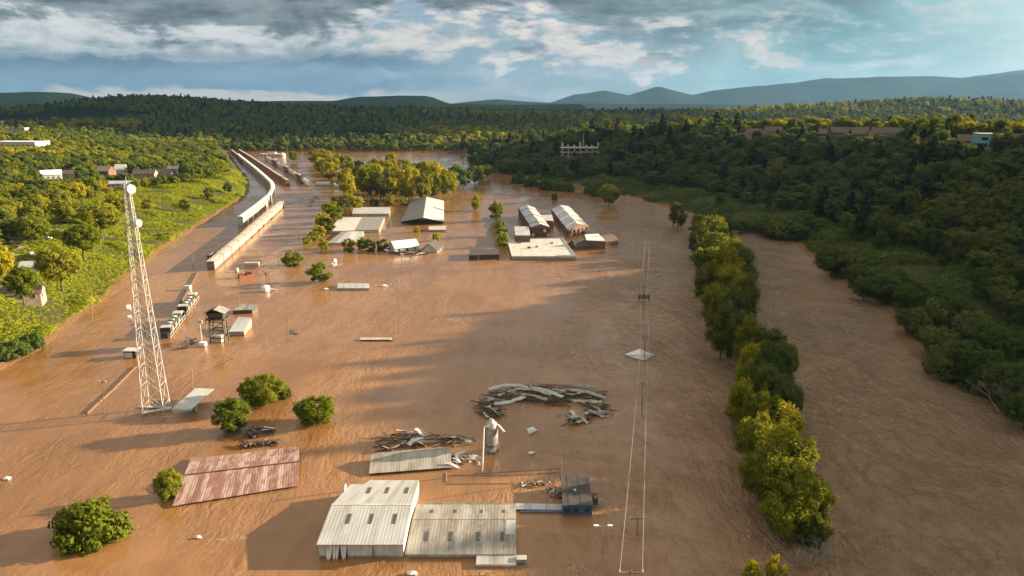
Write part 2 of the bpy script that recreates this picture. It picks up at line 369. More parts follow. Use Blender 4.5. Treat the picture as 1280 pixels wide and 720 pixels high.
def ridge(name, Y, pts, depth, m, step, zfoot=0, drop=0):
    px = np.array([p[0] for p in pts], float); pz = np.array([PY(p[0], p[1], Y).z for p in pts])-drop
    pxx = np.array([PY(p[0], p[1], Y).x for p in pts])
    def zf(X, Yv):
        t = (Yv-Y)/depth
        crest = np.interp(X*Y/np.maximum(Yv, 1)*.4+X*.6, pxx, pz); crest = crest*(1+.022*lump(X, X*.3, step*7, 3)+.014*lump(X, X*.7, step*2.6, 8))
        nz = lump(X, Yv, depth*.16, 2)*.5+lump(X, Yv, depth*.07, 5)*.28
        prof = np.exp(-(t*1.5)**2*np.where(t < 0, 1, .7))
        z = zfoot+(crest-zfoot)*prof*(1+.10*nz*(1-np.exp(-(t*4)**2)))+nz*crest*.10*(np.abs(t) > .06)*np.minimum(1, np.abs(t)*3)
        return np.where(np.abs(t) > .99, -12, z)
    xs = np.arange(pxx.min(), pxx.max()+step, step); ys = np.arange(Y-depth, Y+depth+1, depth/26)
    RIDGES[name] = (zf, pxx.min(), pxx.max(), Y, depth)
    o = link('hills' if Y < 9000 else 'mountains', grid_mesh(name, xs, ys, zf, m)); return tag(o, kind='structure')
ridge('h1', 2700, [(-160, 140), (0, 137), (60, 134), (110, 129), (140, 124), (165, 121), (200, 121), (240, 124), (290, 129), (340, 133), (420, 135), (500, 137), (600, 140), (700, 143)], 1250, M_RIDGE, 20, 3, 10)
ridge('h2', 5000, [(-200, 119), (0, 116), (40, 114), (75, 115), (105, 123), (150, 127), (250, 128), (350, 126), (420, 126), (450, 121), (500, 119.5), (535, 120), (560, 130), (640, 131), (720, 130)], 1300, M_RIDGE, 40, 0, 0)
ridge('h3', 2500, [(560, 141), (680, 140), (800, 140), (920, 138), (985, 133), (1050, 131), (1110, 126), (1160, 124), (1220, 126), (1290, 128), (1450, 126)], 750, M_RIDGE, 20, 3, 11)
ridge('h4', 8000, [(560, 130), (590, 127), (620, 124), (660, 127), (700, 129), (800, 130), (900, 130)], 1500, M_MOUNT, 60)
ridge('m1', 12500, [(640, 131), (690, 128), (720, 118), (755, 113), (785, 119), (822, 108), (865, 119), (890, 113), (935, 108), (960, 107), (1000, 103), (1030, 98), (1060, 99), (1100, 96), (1150, 96), (1200, 99), (1240, 94), (1290, 92), (1400, 96), (1600, 100)], 2500, M_MOUNT, 60)
ridge('m2', 15500, [(1040, 118), (1120, 106), (1180, 100), (1230, 94), (1300, 86), (1400, 88), (1600, 90)], 2200, M_MOUNT, 90)

# ------------------------------------------------------------------ tree prototypes
def rot_frames(nrm):
    a = rng.normal(size=nrm.shape); t = np.cross(nrm, a); t /= np.linalg.norm(t, axis=1, keepdims=True)+1e-9
    return t, np.cross(nrm, t)
def leaves_mesh(name, pts, nrm, size, m, bend=.18):
    n = len(pts); t, b = rot_frames(nrm); s = size[:, None]
    v = np.stack([pts-t*s*.5, pts-b*s*.33+nrm*s*bend, pts+t*s*.5, pts+b*s*.33+nrm*s*bend*.5], 1).reshape(-1, 3)
    me = bpy.data.meshes.new(name); me.vertices.add(4*n); me.vertices.foreach_set('co', v.ravel().astype(np.float32))
    me.loops.add(4*n); me.loops.foreach_set('vertex_index', np.arange(4*n, dtype=np.int32))
    me.polygons.add(n); me.polygons.foreach_set('loop_start', np.arange(0, 4*n, 4, dtype=np.int32)); me.update(calc_edges=True)
    me.materials.append(m); return me
def crown(name, h, w, zb, nl, leaf, nlobe, m, shape='round', lob=(.20, .36), zs=.85):
    ch = h-zb; C = []; Rr = []
    while len(C) < nlobe:
        p = rng.uniform(-1, 1, 3)
        if np.linalg.norm(p) > 1: continue
        k = p/max(np.linalg.norm(p), .01)*np.linalg.norm(p)**.55*.78
        tz = (k[2]+1)/2
        if shape == 'cone': k[:2] *= (1.05-tz)**.8*1.2
        elif shape == 'vase': k[:2] *= .45+.65*tz
        elif shape == 'mound': k[2] = abs(k[2])*1.5-.7; k[:2] *= 1.05-.3*max(k[2], 0)
        C.append((k[0]*w/2, k[1]*w/2, zb+ch*(k[2]*.5+.5)))
        Rr.append(rng.uniform(*lob)*w/2*(.7 if shape == 'cone' else 1))
    C = np.array(C); Rr = np.array(Rr); pr = Rr**2/np.sum(Rr**2)
    P_, N_ = [], []; BD = rng.normal(size=(nlobe, 7, 3)); BD[:, :, 2] += .35; BD /= np.linalg.norm(BD, axis=2, keepdims=True)
    while sum(map(len, P_)) < nl:
        i = rng.choice(nlobe, nl, p=pr); d = rng.normal(size=(nl, 3)); d[:, 2] = d[:, 2]*.85+.18; d /= np.linalg.norm(d, axis=1, keepdims=True)
        rad = Rr[i]*(1-.55*rng.random(nl)**1.7)*(1+.55*rng.random(nl)*(rng.random(nl) > .84))
        spk = np.max(np.einsum('nkd,nd->nk', BD[i], d), 1); rad = rad*(.52+.85*np.clip(spk, 0, 1)**5)      # each clump throws a few leafy sprays
        p = C[i]+d*rad[:, None]*np.array([1, 1, zs])
        inside = np.zeros(nl, bool)
        for k in range(nlobe): inside |= (np.sum((p-C[k])**2, 1) < (.66*Rr[k])**2) & (i != k)
        ok = (~inside) & (p[:, 2] > .12*zb)
        P_.append(p[ok]); N_.append(d[ok])
    p = np.concatenate(P_)[:nl]; d = np.concatenate(N_)[:nl]+rng.normal(size=(nl, 3))*.30
    d /= np.linalg.norm(d, axis=1, keepdims=True)
    return leaves_mesh(name, p, d, leaf*rng.uniform(.6, 1.35, nl), m), C
def trunk_mesh(name, h, w, zb, C, r, m=None, limbs=7):
    b = MB(); top = zb+(h-zb)*.62; ks = np.linspace(0, top, 5); off = [Vector((rng.normal()*.12*k, rng.normal()*.12*k, 0))*.4 for k in range(5)]
    pt = [Vector((0, 0, z))+o for z, o in zip(ks, off)]
    for k in range(4): b.tube(pt[k], pt[k+1], r*(1-k*.2), r*(1-(k+1)*.2), 7, cap=(k == 3))
    idx = rng.choice(len(C), min(limbs, len(C)), replace=False)
    for i in idx:
        c = Vector(C[i]); z0 = max(zb*.55, min(c.z-1.0, top*.9)); f = z0/top*4; k = min(3, int(f)); s0 = pt[k].lerp(pt[k+1], f-k); md = s0.lerp(c, .55)+Vector((0, 0, .25))
        b.tube(s0, md, r*.45, r*.28, 5, False); b.tube(md, c, r*.28, r*.08, 5)
    return b.mesh(name, m or M_BARK)
PROTO = {}
def proto(key, h, w, zb, nl, leaf, nlobe, m, r=.25, shape='round', lob=(.20, .36), limbs=7, zs=.85):
    cm, C = crown('crown_'+key, h, w, zb, nl, leaf, nlobe, m, shape, lob, zs); PROTO[key] = (cm, trunk_mesh('trunk_'+key, h, w, zb, C, r, limbs=limbs), h, w)
for k in range(3): proto('near%d' % k, 12, 10.8, 2.4, 12000, .42, 72, L_GREEN, .28, lob=(.11, .25), zs=1.0)
for k in range(4): proto('mid%d' % k, 12, 9.6, 2.0, 4200, .60, 40, L_GREEN, .25, lob=(.15, .29))
for k in range(3): proto('slim%d' % k, 14, 6.5, 2.0, 5200, .44, 38, L_GREEN, .2, lob=(.16, .36), zs=1.7)
for k in range(2): proto('pine%d' % k, 16, 6.5, 2.2, 2600, .62, 40, L_PINE, .22, 'cone', (.26, .42))
for k in range(3): proto('bush%d' % k, 5, 7.5, .5, 5200, .42, 44, L_GREEN, .14, 'mound', (.15, .30))
for k in range(4): proto('far%d' % k, 12, 9, 1.6, 620, 1.35, 15, L_GREEN, .25, lob=(.26, .44), limbs=3)
for k in range(2): proto('farpine%d' % k, 16, 7, 1.6, 420, 1.3, 16, L_PINE, .25, 'cone', (.34, .5), limbs=2)
def bare_mesh(name, h, seed, n0=5):
    b = MB(); rd = random.Random(seed)
    def br(p, d, L, r, lvl):
        q = p+d*L; b.tube(p, q, r, r*.62, 5, cap=lvl == 0)
        if lvl == 0: return
        for k in range(3 if lvl > 1 else 4):
            a = Vector((rd.gauss(0, 1), rd.gauss(0, 1), rd.gauss(.35, .5))).normalized()
            br(p.lerp(q, rd.uniform(.45, 1)), (d*.9+a*.75).normalized(), L*rd.uniform(.5, .8), r*.55, lvl-1)
    for k in range(n0):
        a = Vector((rd.gauss(0, .35), rd.gauss(0, .35), 1)).normalized(); br(Vector((a.x*.4, a.y*.4, 0)), a, h*.36, .13, 4)
    return b.mesh(name, M_BARE)
BARE = [bare_mesh('bare%d' % k, 9, k) for k in range(2)]

SENT = []
def tree(key, x, y, z, h, w=None, leaf=None, label=None, group=None, name='tree', cat='tree', rz=None):
    cm, tm, ph, pw = PROTO[key]; s = h/ph; sw = (w/pw) if w else s
    t = thing(name, label, cat, (x, y, z), rng.uniform(0, 6.28) if rz is None else rz, group); t.scale = (sw, sw, s)
    c = link('crown' if cat == 'tree' else 'foliage', cm, t); k = link('trunk' if cat == 'tree' else 'stem', tm, t)
    if leaf:
        c.material_slots[0].link = 'OBJECT'; c.material_slots[0].material = leaf
    SENT.append((x, y, max(w or h*.7, 3)*.45)); return t
def tpx(key, px, pb, pt, wpx, leaf, label, group=None, name='tree', cat='tree', z=0.0, sink=2.6):
    """tree whose waterline (or foot at height z) is at px,pb and whose top is at row pt"""
    g = P(px, pb, z); top = PY(px, pt, g.y+wpx*.25*g.y/F).z; w = wpx*math.hypot(g.y, CAMZ)/F*1.08
    gy = g.y+w*.35
    return tree(key, g.x*gy/g.y, gy, z-sink, max(top-z, 1.5)+sink, w, leaf, label, group, name, cat)
# ------------------------------------------------------------------ trees standing in the flood
T = tpx
T('bush0', 118, 690, 628, 88, L_GREEN, 'wide low leafy shrub standing alone in the flood near the rusty roof', name='shrub', cat='shrub')
T('near0', 213, 628, 588, 34, L_GREEN, 'small tree at the end wall of the rusty red roof')
T('near1', 290, 547, 500, 50, L_GREEN, 'round green tree beside the black debris raft')
T('near2', 330, 516, 470, 60, L_GREEN, 'round green tree behind the one beside the black debris raft')
T('bush1', 352, 500, 474, 26, L_OLIVE, 'pale brownish bush against a round green tree', name='shrub', cat='shrub')
T('near0', 395, 537, 498, 56, L_GREEN, 'lone round tree with a yellowing top right of the debris raft')
T('mid0', 367, 334, 313, 28, L_GREEN, 'small round tree in open water behind the white tank')
T('mid1', 400, 356, 327, 34, L_GREEN, 'tree with pale wreckage caught behind it, near the long white roof slab')
for i, (x, b, t, w) in enumerate(((405, 312, 297, 13), (436, 316, 297, 17), (453, 313, 295, 16), (463, 315, 298, 17), (478, 314, 297, 17))):
    T('mid%d' % (i % 4), x, b, t, w, L_GREEN, 'small dense tree in the row before the flooded flat roofs', 'row of trees before the flat roofs')
T('mid2', 545, 302, 289, 11, L_YEL, 'yellow young tree beside the small dark gabled house')
T('mid3', 521, 291, 282, 8, L_YEL, 'tiny yellowish bush before the big gabled shed')
T('slim0', 595, 264, 243, 13, L_GREEN, 'narrow tree alone in the channel by the big gabled shed')
T('slim1', 620, 277, 250, 20, L_GREEN, 'tall bushy tree left of the brick mill')
T('mid0', 629, 309, 288, 15, L_GREEN, 'tree at the corner of the big white flat roof')
T('mid1', 626, 296, 273, 17, L_GREEN, 'bushy tree between the brick mill and the black container')
G1 = 'trees along the flooded street by the flat roofs'
for i, (x, b, t, w) in enumerate(((384, 306, 294, 12), (391, 302, 288, 14), (399, 299, 280, 18), (409, 294, 270, 22), (404, 286, 264, 20), (419, 280, 256, 24), (412, 272, 250, 22), (428, 270, 248, 22), (437, 262, 240, 22), (423, 262, 243, 20), (447, 263, 243, 18), (468, 258, 246, 14), (487, 258, 243, 18), (505, 257, 246, 12))):
    T('mid%d' % (i % 4), x, b, t, w, [L_YEL, L_GREEN, L_YEL, L_OLIVE][i % 4], 'yellow-green tree lining the flooded street beside the flat roofs', G1)
G2 = 'yellow grove standing in the flood'
grove = []
for r, (b, t, x0, x1, n) in enumerate(((252, 210, 432, 572, 9), (243, 204, 426, 566, 8), (234, 200, 440, 560, 8), (226, 196, 408, 556, 9), (218, 192, 398, 540, 9))):
    for i in range(n):
        grove.append((x0+(x1-x0)*(i+rng.uniform(.1, .9))/n, b+rng.uniform(-3, 3), t+rng.uniform(-3, 12), rng.uniform(16, 26)))
for i, (x, b, t, w) in enumerate(grove):
    T(['slim0', 'mid1', 'slim2', 'mid3', 'mid0'][i % 5], x, b, t, w, [L_YEL, L_YEL, L_GREEN, L_YEL, L_OLIVE][(i*7) % 5], ['tall bright yellow','bright yellow','green','golden yellow','olive'][(i*7) % 5]+' tree in '+['the open front edge of the flooded grove', 'the middle of the flooded grove', 'the back of the flooded grove'][0 if b > 246 else 1 if b > 230 else 2], G2+str((i*7) % 5)+str(0 if b > 246 else 1 if b > 230 else 2))
for i, (x, b, t, w) in enumerate(((394, 206, 187, 22), (404, 210, 185, 28), (420, 214, 192, 24))):
    T('slim%d' % i, x, b, t, w, L_YEL, 'golden tree at the far end of the flooded rail yard', 'golden trees by the rail yard')
T('mid2', 367, 203, 187, 13, L_GREEN, 'lone green tree beside the tank cars')
for i, (x, b, t, w) in enumerate(((580, 236, 208, 24), (594, 232, 206, 26), (604, 224, 204, 24), (570, 228, 205, 22))):
    T('mid%d' % i, x, b, t, w, L_DARK, 'dark tree at the river end of the yellow grove', 'dark trees by the grove')
for i, (x, b, t, w) in enumerate(((648, 230, 214, 20), (664, 234, 220, 18), (684, 238, 221, 26), (698, 239, 222, 24), (711, 240, 226, 16), (693, 250, 239, 8), (738, 243, 228, 18))):
    T('bush%d' % (i % 3), x, b, t, w, L_DARK, 'dark half-drowned bush in the river above the brick mill', 'drowned bushes in the river', name='shrub', cat='shrub')
T('near0', 761, 259, 229, 28, L_GREEN, 'bushy green tree off the far bank beyond the brick mill')
T('bush0', 748, 246, 226, 20, L_DARK, 'dark shrub next to the bushy tree off the far bank', name='shrub', cat='shrub')
T('slim2', 847, 288, 252, 24, L_OLIVE, 'thin sparse tree at the upstream tip of the wooded island')
# the wooded strip in the river
ISL = ((872, 300, 268, 30, 'slim0', L_GREEN), (886, 312, 268, 40, 'mid0', L_GREEN), (900, 325, 275, 36, 'slim2', L_GREEN), (876, 330, 284, 36, 'slim1', L_OLIVE), (893, 345, 288, 44, 'slim2', L_GREEN),
       (915, 352, 298, 40, 'slim0', L_GREEN), (928, 372, 308, 34, 'slim0', L_DARK), (882, 362, 302, 40, 'mid2', L_GREEN), (900, 378, 308, 50, 'slim2', L_YEL), (886, 395, 326, 44, 'slim1', L_GREEN),
       (910, 405, 332, 48, 'slim2', L_YEL), (925, 415, 340, 40, 'slim1', L_GREEN), (893, 425, 352, 46, 'near1', L_GREEN), (915, 442, 362, 44, 'slim0', L_OLIVE), (900, 455, 376, 40, 'slim2', L_OLIVE),
       (918, 462, 388, 34, 'slim1', L_OLIVE), (930, 472, 392, 34, 'slim2', L_GREEN), (943, 480, 408, 36, 'slim0', L_OLIVE), (952, 494, 424, 36, 'near1', L_GREEN), (935, 500, 430, 40, 'slim2', L_YEL),
       (964, 482, 398, 42, 'pine0', L_DARK), (975, 502, 425, 40, 'near0', L_DARK), (958, 508, 430, 40, 'near2', L_DARK), (938, 520, 446, 44, 'slim1', L_GREEN), (960, 535, 455, 46, 'near1', L_OLIVE), (980, 545, 474, 40, 'near0', L_DARK),
       (925, 540, 476, 44, 'slim0', L_YEL), (946, 562, 488, 52, 'near0', L_GREEN), (968, 575, 500, 56, 'slim1', L_YEL), (943, 602, 520, 58, 'near2', L_GREEN), (966, 622, 528, 66, 'slim2', L_YEL),
       (988, 640, 548, 62, 'slim0', L_GREEN), (952, 648, 560, 62, 'near2', L_GREEN), (975, 664, 572, 72, 'near0', L_GREEN), (1005, 684, 596, 62, 'near1', L_GREEN), (980, 690, 612, 66, 'near2', L_GREEN), (1012, 694, 636, 44, 'near0', L_OLIVE))
for i, (x, b, t, w, k, lf) in enumerate(ISL):
    T(k, x, b, t, w, lf, 'pointed dark evergreen in the gap of the wooded river strip' if k == 'pine0' else 'leafy %s tree on the drowned river strip, %s' % ({'leaf_green': 'green', 'leaf_yellow': 'yellow', 'leaf_olive': 'olive', 'leaf_dark': 'dark green'}[lf.name], 'towards its upstream tip' if b < 350 else 'just upstream of its leafless trees' if b < 460 else 'beside its pointed evergreen' if b < 550 else 'in its broad lower half' if b < 645 else 'at its bushy downstream end'), None if k == 'pine0' else 'river strip trees, '+lf.name[5:]+str(sum(b > q for q in (349, 459, 549, 644))), sink=2.4)
T('slim0', 938, 742, 706, 30, L_YEL, 'bright yellow treetop below the bare branches at the strip end')
T('slim1', 968, 740, 697, 24, L_YEL, 'bright yellow slender treetop beside the bare branches')
def bare(px, pb, h, k, label, group=None, z=0, sink=1.5):
    g = P(px, pb, z); t = thing('bare_tree', label, 'tree', (g.x, g.y, z-sink), rng.uniform(0, 6), group); t.scale = (h/9,)*3
    link('trunk', BARE[k], t)
for i, (x, b, h) in enumerate(((1002, 706, 7), (1018, 698, 7), (920, 452, 10), (931, 470, 9), (912, 440, 9))):
    bare(x, b, h, i % 2, 'leafless pale tree at the near end of the river strip' if i < 2 else 'leafless thin tree in the middle of the river strip', 'bare trees at the strip end' if i < 2 else 'bare trees mid strip')
bare(1256, 512, 14, 0, 'leafless pale tree on the right bank among dark shrubs', z=1)
bare(848, 290, 9, 1, 'leafless tree at the upstream tip of the island')
# shrubs and trees along the right bank
RB = ((905, 288, 266, 30), (925, 292, 272, 26), (955, 296, 274, 30), (975, 300, 268, 42), (998, 304, 280, 30), (1038, 350, 306, 44), (1054, 348, 312, 36), (1078, 378, 345, 36), (1100, 384, 342, 46), (1118, 376, 332, 50), (1072, 362, 330, 40),
      (1140, 424, 384, 44), (1160, 430, 372, 54), (1182, 428, 366, 54), (1140, 396, 350, 46), (1180, 478, 428, 58), (1204, 486, 428, 62), (1168, 452, 408, 44), (1228, 494, 436, 66), (1262, 520, 452, 76), (1252, 470, 408, 66), (1225, 452, 398, 56), (1278, 545, 490, 60), (1210, 440, 388, 50))
for i, (x, b, t, w) in enumerate(RB):
    sh = i % 3 == 0
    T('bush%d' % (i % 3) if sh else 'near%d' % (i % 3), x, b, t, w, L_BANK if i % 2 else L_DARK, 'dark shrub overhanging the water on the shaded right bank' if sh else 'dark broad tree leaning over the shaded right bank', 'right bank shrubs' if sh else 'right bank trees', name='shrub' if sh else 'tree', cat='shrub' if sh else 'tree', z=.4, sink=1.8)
# big trees on the left shore
LB = ((78, 362, 306, 56, 'near0', L_GREEN), (30, 378, 332, 40, 'near1', L_GREEN), (2, 358, 300, 40, 'near2', L_YEL), (105, 322, 278, 46, 'near1', L_GREEN), (128, 296, 250, 50, 'near2', L_GREEN), (45, 306, 268, 40, 'near0', L_GREEN), (45, 272, 242, 36, 'near1', L_YEL), (8, 290, 255, 30, 'near0', L_GREEN), (85, 282, 246, 40, 'near2', L_GREEN), (150, 278, 240, 36, 'near1', L_GREEN))
LBL = ('biggest round tree on the left shore, just above the vine bank', 'round tree shading the tan brick cottage on the left shore', 'yellow tree beside the tan brick cottage, farther from the water', 'round tree behind the biggest left shore tree', 'round green tree directly behind the mast on the left shore', 'green tree among the parked cars on the left shore', 'yellow tree beyond the parked cars on the left shore', 'green tree at the far edge of the parked cars, away from the water', 'green tree between the parked cars and the long white garage', 'green tree at the top of the open vine slope near the long white garage')
for (x, b, t, w, k, lf), lb_ in zip(LB, LBL):
    T(k, x, b, t, w, lf, lb_, z=11, sink=2.2)
for i, (x, b, t, w) in enumerate(((20, 452, 425, 40), (42, 440, 415, 30), (4, 455, 430, 36))):
    T('bush%d' % i, x, b, t, w, L_DARK, 'dark shrub at the waterline of the bright vine bank', 'dark shrubs on the vine bank', name='shrub', cat='shrub', z=.6, sink=.8)

# ------------------------------------------------------------------ woods: nearest trees singly, the rest as one mass each
HOUSES = []      # (x, y, r) lots kept free; filled before the woods are sown
def sow(x0, x1, y0, y1, gap, ok, jit=.9):
    xs = np.arange(x0, x1, gap); ys = np.arange(y0, y1, gap*.9); X, Y = np.meshgrid(xs, ys); X = X+((np.arange(len(ys)) % 2)*gap*.5)[:, None]
    X = (X+rng.uniform(-.5, .5, X.shape)*gap*jit).ravel(); Y = (Y+rng.uniform(-.5, .5, Y.shape)*gap*jit).ravel()
    k = ok(X, Y); return X[k], Y[k]
def free(X, Y, pad=0):
    k = np.ones(len(X), bool)
    for a, b, r in HOUSES+[s for s in SENT if s[2] > 0]: k &= (X-a)**2+(Y-b)**2 > (r+pad)**2
    return k
def inview(X, Y, Z, m=90):
    d = Y*CP-(Z-CAMZ)*SP; px = 640+F*X/np.maximum(d, 1); return (d > 5) & (px > -m) & (px < 1280+m)
def pts_object(name, X, Y, Z, S, I, srcs, label_kind='stuff', tilt=None):
    n = len(X); me = bpy.data.meshes.new(name); me.vertices.add(n); me.vertices.foreach_set('co', np.stack([X, Y, Z], -1).ravel().astype(np.float32))
    for nm, ty, arr in (('sc', 'FLOAT', S), ('ix', 'INT', I), ('ro', 'FLOAT', rng.uniform(0, 6.28, n))):
        a = me.attributes.new(nm, ty, 'POINT'); a.data.foreach_set('value', np.asarray(arr, np.int32 if ty == 'INT' else np.float32))
    o = link(name, me); ng = bpy.data.node_groups.new(name, 'GeometryNodeTree')
    ng.interface.new_socket('Geometry', in_out='INPUT', socket_type='NodeSocketGeometry'); ng.interface.new_socket('Geometry', in_out='OUTPUT', socket_type='NodeSocketGeometry')
    N = ng.nodes; L = ng.links; gi = N.new('NodeGroupInput'); go = N.new('NodeGroupOutput'); ip = N.new('GeometryNodeInstanceOnPoints'); ip.inputs['Pick Instance'].default_value = True
    mp = N.new('GeometryNodeMeshToPoints'); L.new(gi.outputs[0], mp.inputs[0]); L.new(mp.outputs[0], ip.inputs['Points'])
    j = N.new('GeometryNodeJoinGeometry')
    for so in reversed(srcs):
        oi = N.new('GeometryNodeObjectInfo'); oi.inputs[0].default_value = so; oi.inputs['As Instance'].default_value = True; L.new(oi.outputs['Geometry'], j.inputs[0])
    L.new(j.outputs[0], ip.inputs['Instance'])
    def na(nm, ty):
        q = N.new('GeometryNodeInputNamedAttribute'); q.data_type = ty; q.inputs[0].default_value = nm; return q.outputs[0]
    L.new(na('ix', 'INT'), ip.inputs['Instance Index']); cx = N.new('ShaderNodeCombineXYZ'); L.new(na('ro', 'FLOAT'), cx.inputs[2]); L.new(cx.outputs[0], ip.inputs['Rotation']); L.new(na('sc', 'FLOAT'), ip.inputs['Scale'])
    L.new(ip.outputs[0], go.inputs[0]); md = o.modifiers.new('scatter', 'NODES'); md.node_group = ng
    return tag(o, kind=label_kind)
def variant(key, lf):
    cm = PROTO[key][0].copy(); cm.materials.clear(); cm.materials.append(lf); return cm
FARV = []       # far trees: real single trees that also serve as the pattern of the far woods
def far_tree(key, lf, px, py, z, h, label):
    g = P(px, py, z); t = thing('tree', label, 'tree', (g.x, g.y, z-.5), 0.0); s = h/PROTO[key][2]; t.scale = (s,)*3
    c = link('crown', variant(key, lf), t); link('trunk', PROTO[key][1], t); FARV.append(c); return t
# ------------------------------------------------------------------ man-made things
M_WHITE = mat('white_paint', (.50, .485, .45), (.38, .35, .31), .5, .55, bump=.05)
M_ROOFW = mat('white_roof_metal', (.37, .38, .385), (.30, .30, .29), .35, .5, streak=(1, .35, 1))
M_ROOFG = mat('grey_roof_metal', (.30, .28, .25), (.19, .165, .14), .4, .55, streak=(1.4, .3, 1))
M_ROOFG2 = mat('weathered_roof_metal', (.24, .22, .195), (.15, .135, .12), .8, .6)
M_RED = mat('rusty_red_metal', (.20, .092, .07), (.32, .23, .20), .5, .65, streak=(1.6, .5, 1), lo=.40, hi=.66)
M_BRICK = mat('red_brick', (.17, .085, .06), (.10, .058, .045), 1.5, .9, bump=.2)
M_CONC = mat('concrete', (.42, .39, .35), (.30, .27, .24), .6, .85, bump=.1)
M_DARKROOF = mat('black_roof_felt', (.035, .032, .03), (.06, .053, .046), .8, .85)
M_GREENROOF = mat('mossy_roof', (.17, .16, .10), (.11, .10, .07), .8, .8)
M_BLUE = mat('blue_paint', (.045, .11, .22), (.03, .07, .13), 1, .5)
M_STEEL = mat('galvanised_steel', (.40, .395, .385), (.25, .235, .215), 1, .45, .5)
M_TOWER = mat('tower_white_steel', (.46, .45, .44), (.34, .33, .32), .6, .5)
M_DARKST = mat('dark_steel', (.05, .047, .043), (.085, .07, .055), 1, .6, .3)
M_BLACK = mat('loco_black', (.022, .022, .024), (.045, .042, .04), 1, .45)
M_RAILW = mat('wagon_white', (.36, .34, .31), (.27, .24, .21), .25, .6)
M_RAILT = mat('wagon_tan', (.16, .11, .075), (.12, .08, .05), .25, .65)
M_RAILP = mat('wagon_panel', (.46, .41, .34), (.38, .32, .25), .6, .6)
M_RUST = mat('rust_brown', (.16, .075, .04), (.10, .05, .03), 1, .8)
M_WOOD = mat('driftwood', (.20, .14, .095), (.10, .07, .05), 1.2, .9)
M_WOODD = mat('dark_timber', (.05, .035, .026), (.085, .06, .042), 1.5, .9)
M_SKY = mat('skylight_plastic', (.055, .05, .045), (.09, .08, .07), 1, .3)
M_GLASS = mat('window_glass', (.02, .024, .028), (.03, .034, .04), 1, .08)
M_TEAL = mat('teal_cladding', (.20, .40, .42), (.15, .32, .34), .6, .5)
M_TAN = mat('tan_siding', (.36, .27, .19), (.28, .20, .14), .6, .8)
M_SHING = mat('brown_shingle', (.12, .085, .065), (.075, .055, .042), 1, .9)
M_TARP = mat('white_tarp', (.68, .66, .64), (.54, .52, .50), 1.2, .5)
M_MACH = mat('red_machine_paint', (.34, .075, .04), (.20, .07, .045), 1, .6)
M_POLE = mat('pole_wood', (.24, .17, .11), (.16, .11, .07), 1, .9)
M_WIRE = mat('wire', (.30, .27, .24), (.25, .22, .2), 1, .5)
M_WIRED = mat('dark_wire', (.05, .05, .05), (.04, .04, .04), 1, .7)
M_GRASSL = mat('lawn', (.10, .13, .025), (.07, .095, .02), .3, .95)
M_ASPH = mat('asphalt', (.06, .057, .053), (.04, .038, .036), .5, .9)
V = Vector
M_RED2 = mat('rusty_red_metal_pale', (.225, .115, .092), (.35, .265, .235), .6, .65, streak=(1.6, .5, 1), lo=.38, hi=.6)
M_RED3 = mat('rusty_red_metal_dark', (.175, .080, .060), (.29, .195, .168), .6, .7, streak=(1.6, .5, 1), lo=.42, hi=.7)
M_ROOFW2 = mat('white_roof_metal_worn', (.33, .33, .325), (.26, .25, .235), .5, .55, streak=(1, .35, 1))
def lerp(a, b, t): return V(a)*(1-t)+V(b)*t
def bil(A, B, C_, D, u, v): return lerp(lerp(A, B, u), lerp(D, C_, u), v)
def sheets(parent, A, B, C_, D, n, m, rib=.05, ribs=3, name='roof_sheet', t=.05, rag=0.0, skip=(), alt=None):
    """n ribbed sheets side by side between front edge A-B and back edge D-C, each its own part"""
    for i in range(n):
        if i in skip: continue
        b = MB(); v1 = 1.0-(random.random()*rag); v0 = (random.random()*rag*.5); us = []; hs = []
        g = .003
        for k in range(ribs):
            a = (k+.5)/ribs; w = .12/ribs
            us += [a-w*1.7, a-w, a+w, a+w*1.7]; hs += [0, rib*.22, rib*.22, 0]
        us = [g]+us+[1-g]; hs = [0]+hs+[0]; lift = random.uniform(0, .006)
        rows = []
        for vv in (v0, v1):
            rows.append([bil(A, B, C_, D, (i+u)/n, vv)+V((0, 0, h+lift)) for u, h in zip(us, hs)])
        K_ = len(us); vs = rows[0]+rows[1]+[p-V((0, 0, t+h)) for p, h in zip(rows[0], hs)]+[p-V((0, 0, t+h)) for p, h in zip(rows[1], hs)]
        fs = [(k, k+1, K_+k+1, K_+k) for k in range(K_-1)]+[(2*K_+k+1, 2*K_+k, 3*K_+k, 3*K_+k+1) for k in range(K_-1)]
        fs += [(k+1, k, 2*K_+k, 2*K_+k+1) for k in range(K_-1)]+[(K_+k, K_+k+1, 3*K_+k+1, 3*K_+k) for k in range(K_-1)]+[(0, K_, 3*K_, 2*K_), (2*K_-1, K_-1, 3*K_-1, 4*K_-1)]
        b.add(vs, fs); b.build(name, (alt[i % len(alt)] if alt else m), parent)
def panel_quad(parent, A, B, C_, D, u0, u1, v0, v1, lift, m, name, t=.06):
    pts = [bil(A, B, C_, D, u, v)+V((0, 0, lift)) for u, v in ((u0, v0), (u1, v0), (u1, v1), (u0, v1))]
    return MB().slab(pts, t).build(name, m, parent)
BED = -3.0
def walls(parent, pts, ztop, m, zbot=BED, name='wall', tops=None):
    """one mesh per wall side between consecutive corners"""
    n = len(pts)
    for i in range(n):
        a, b = V(pts[i]), V(pts[(i+1) % n]); d = (b-a); d.z = 0
        if d.length < .01: continue
        nrm = V((d.y, -d.x, 0)).normalized()*.15; za = tops[i] if tops else ztop; zb_ = tops[(i+1) % n] if tops else ztop
        q = [V((p.x, p.y, z)) for p, z in ((a, zbot), (b, zbot), (b, zb_), (a, za))]
        MB().add(q+[p-nrm*2 for p in q], [(0, 1, 2, 3), (7, 6, 5, 4), (0, 4, 5, 1), (1, 5, 6, 2), (2, 6, 7, 3), (3, 7, 4, 0)]).build(name, m, parent)

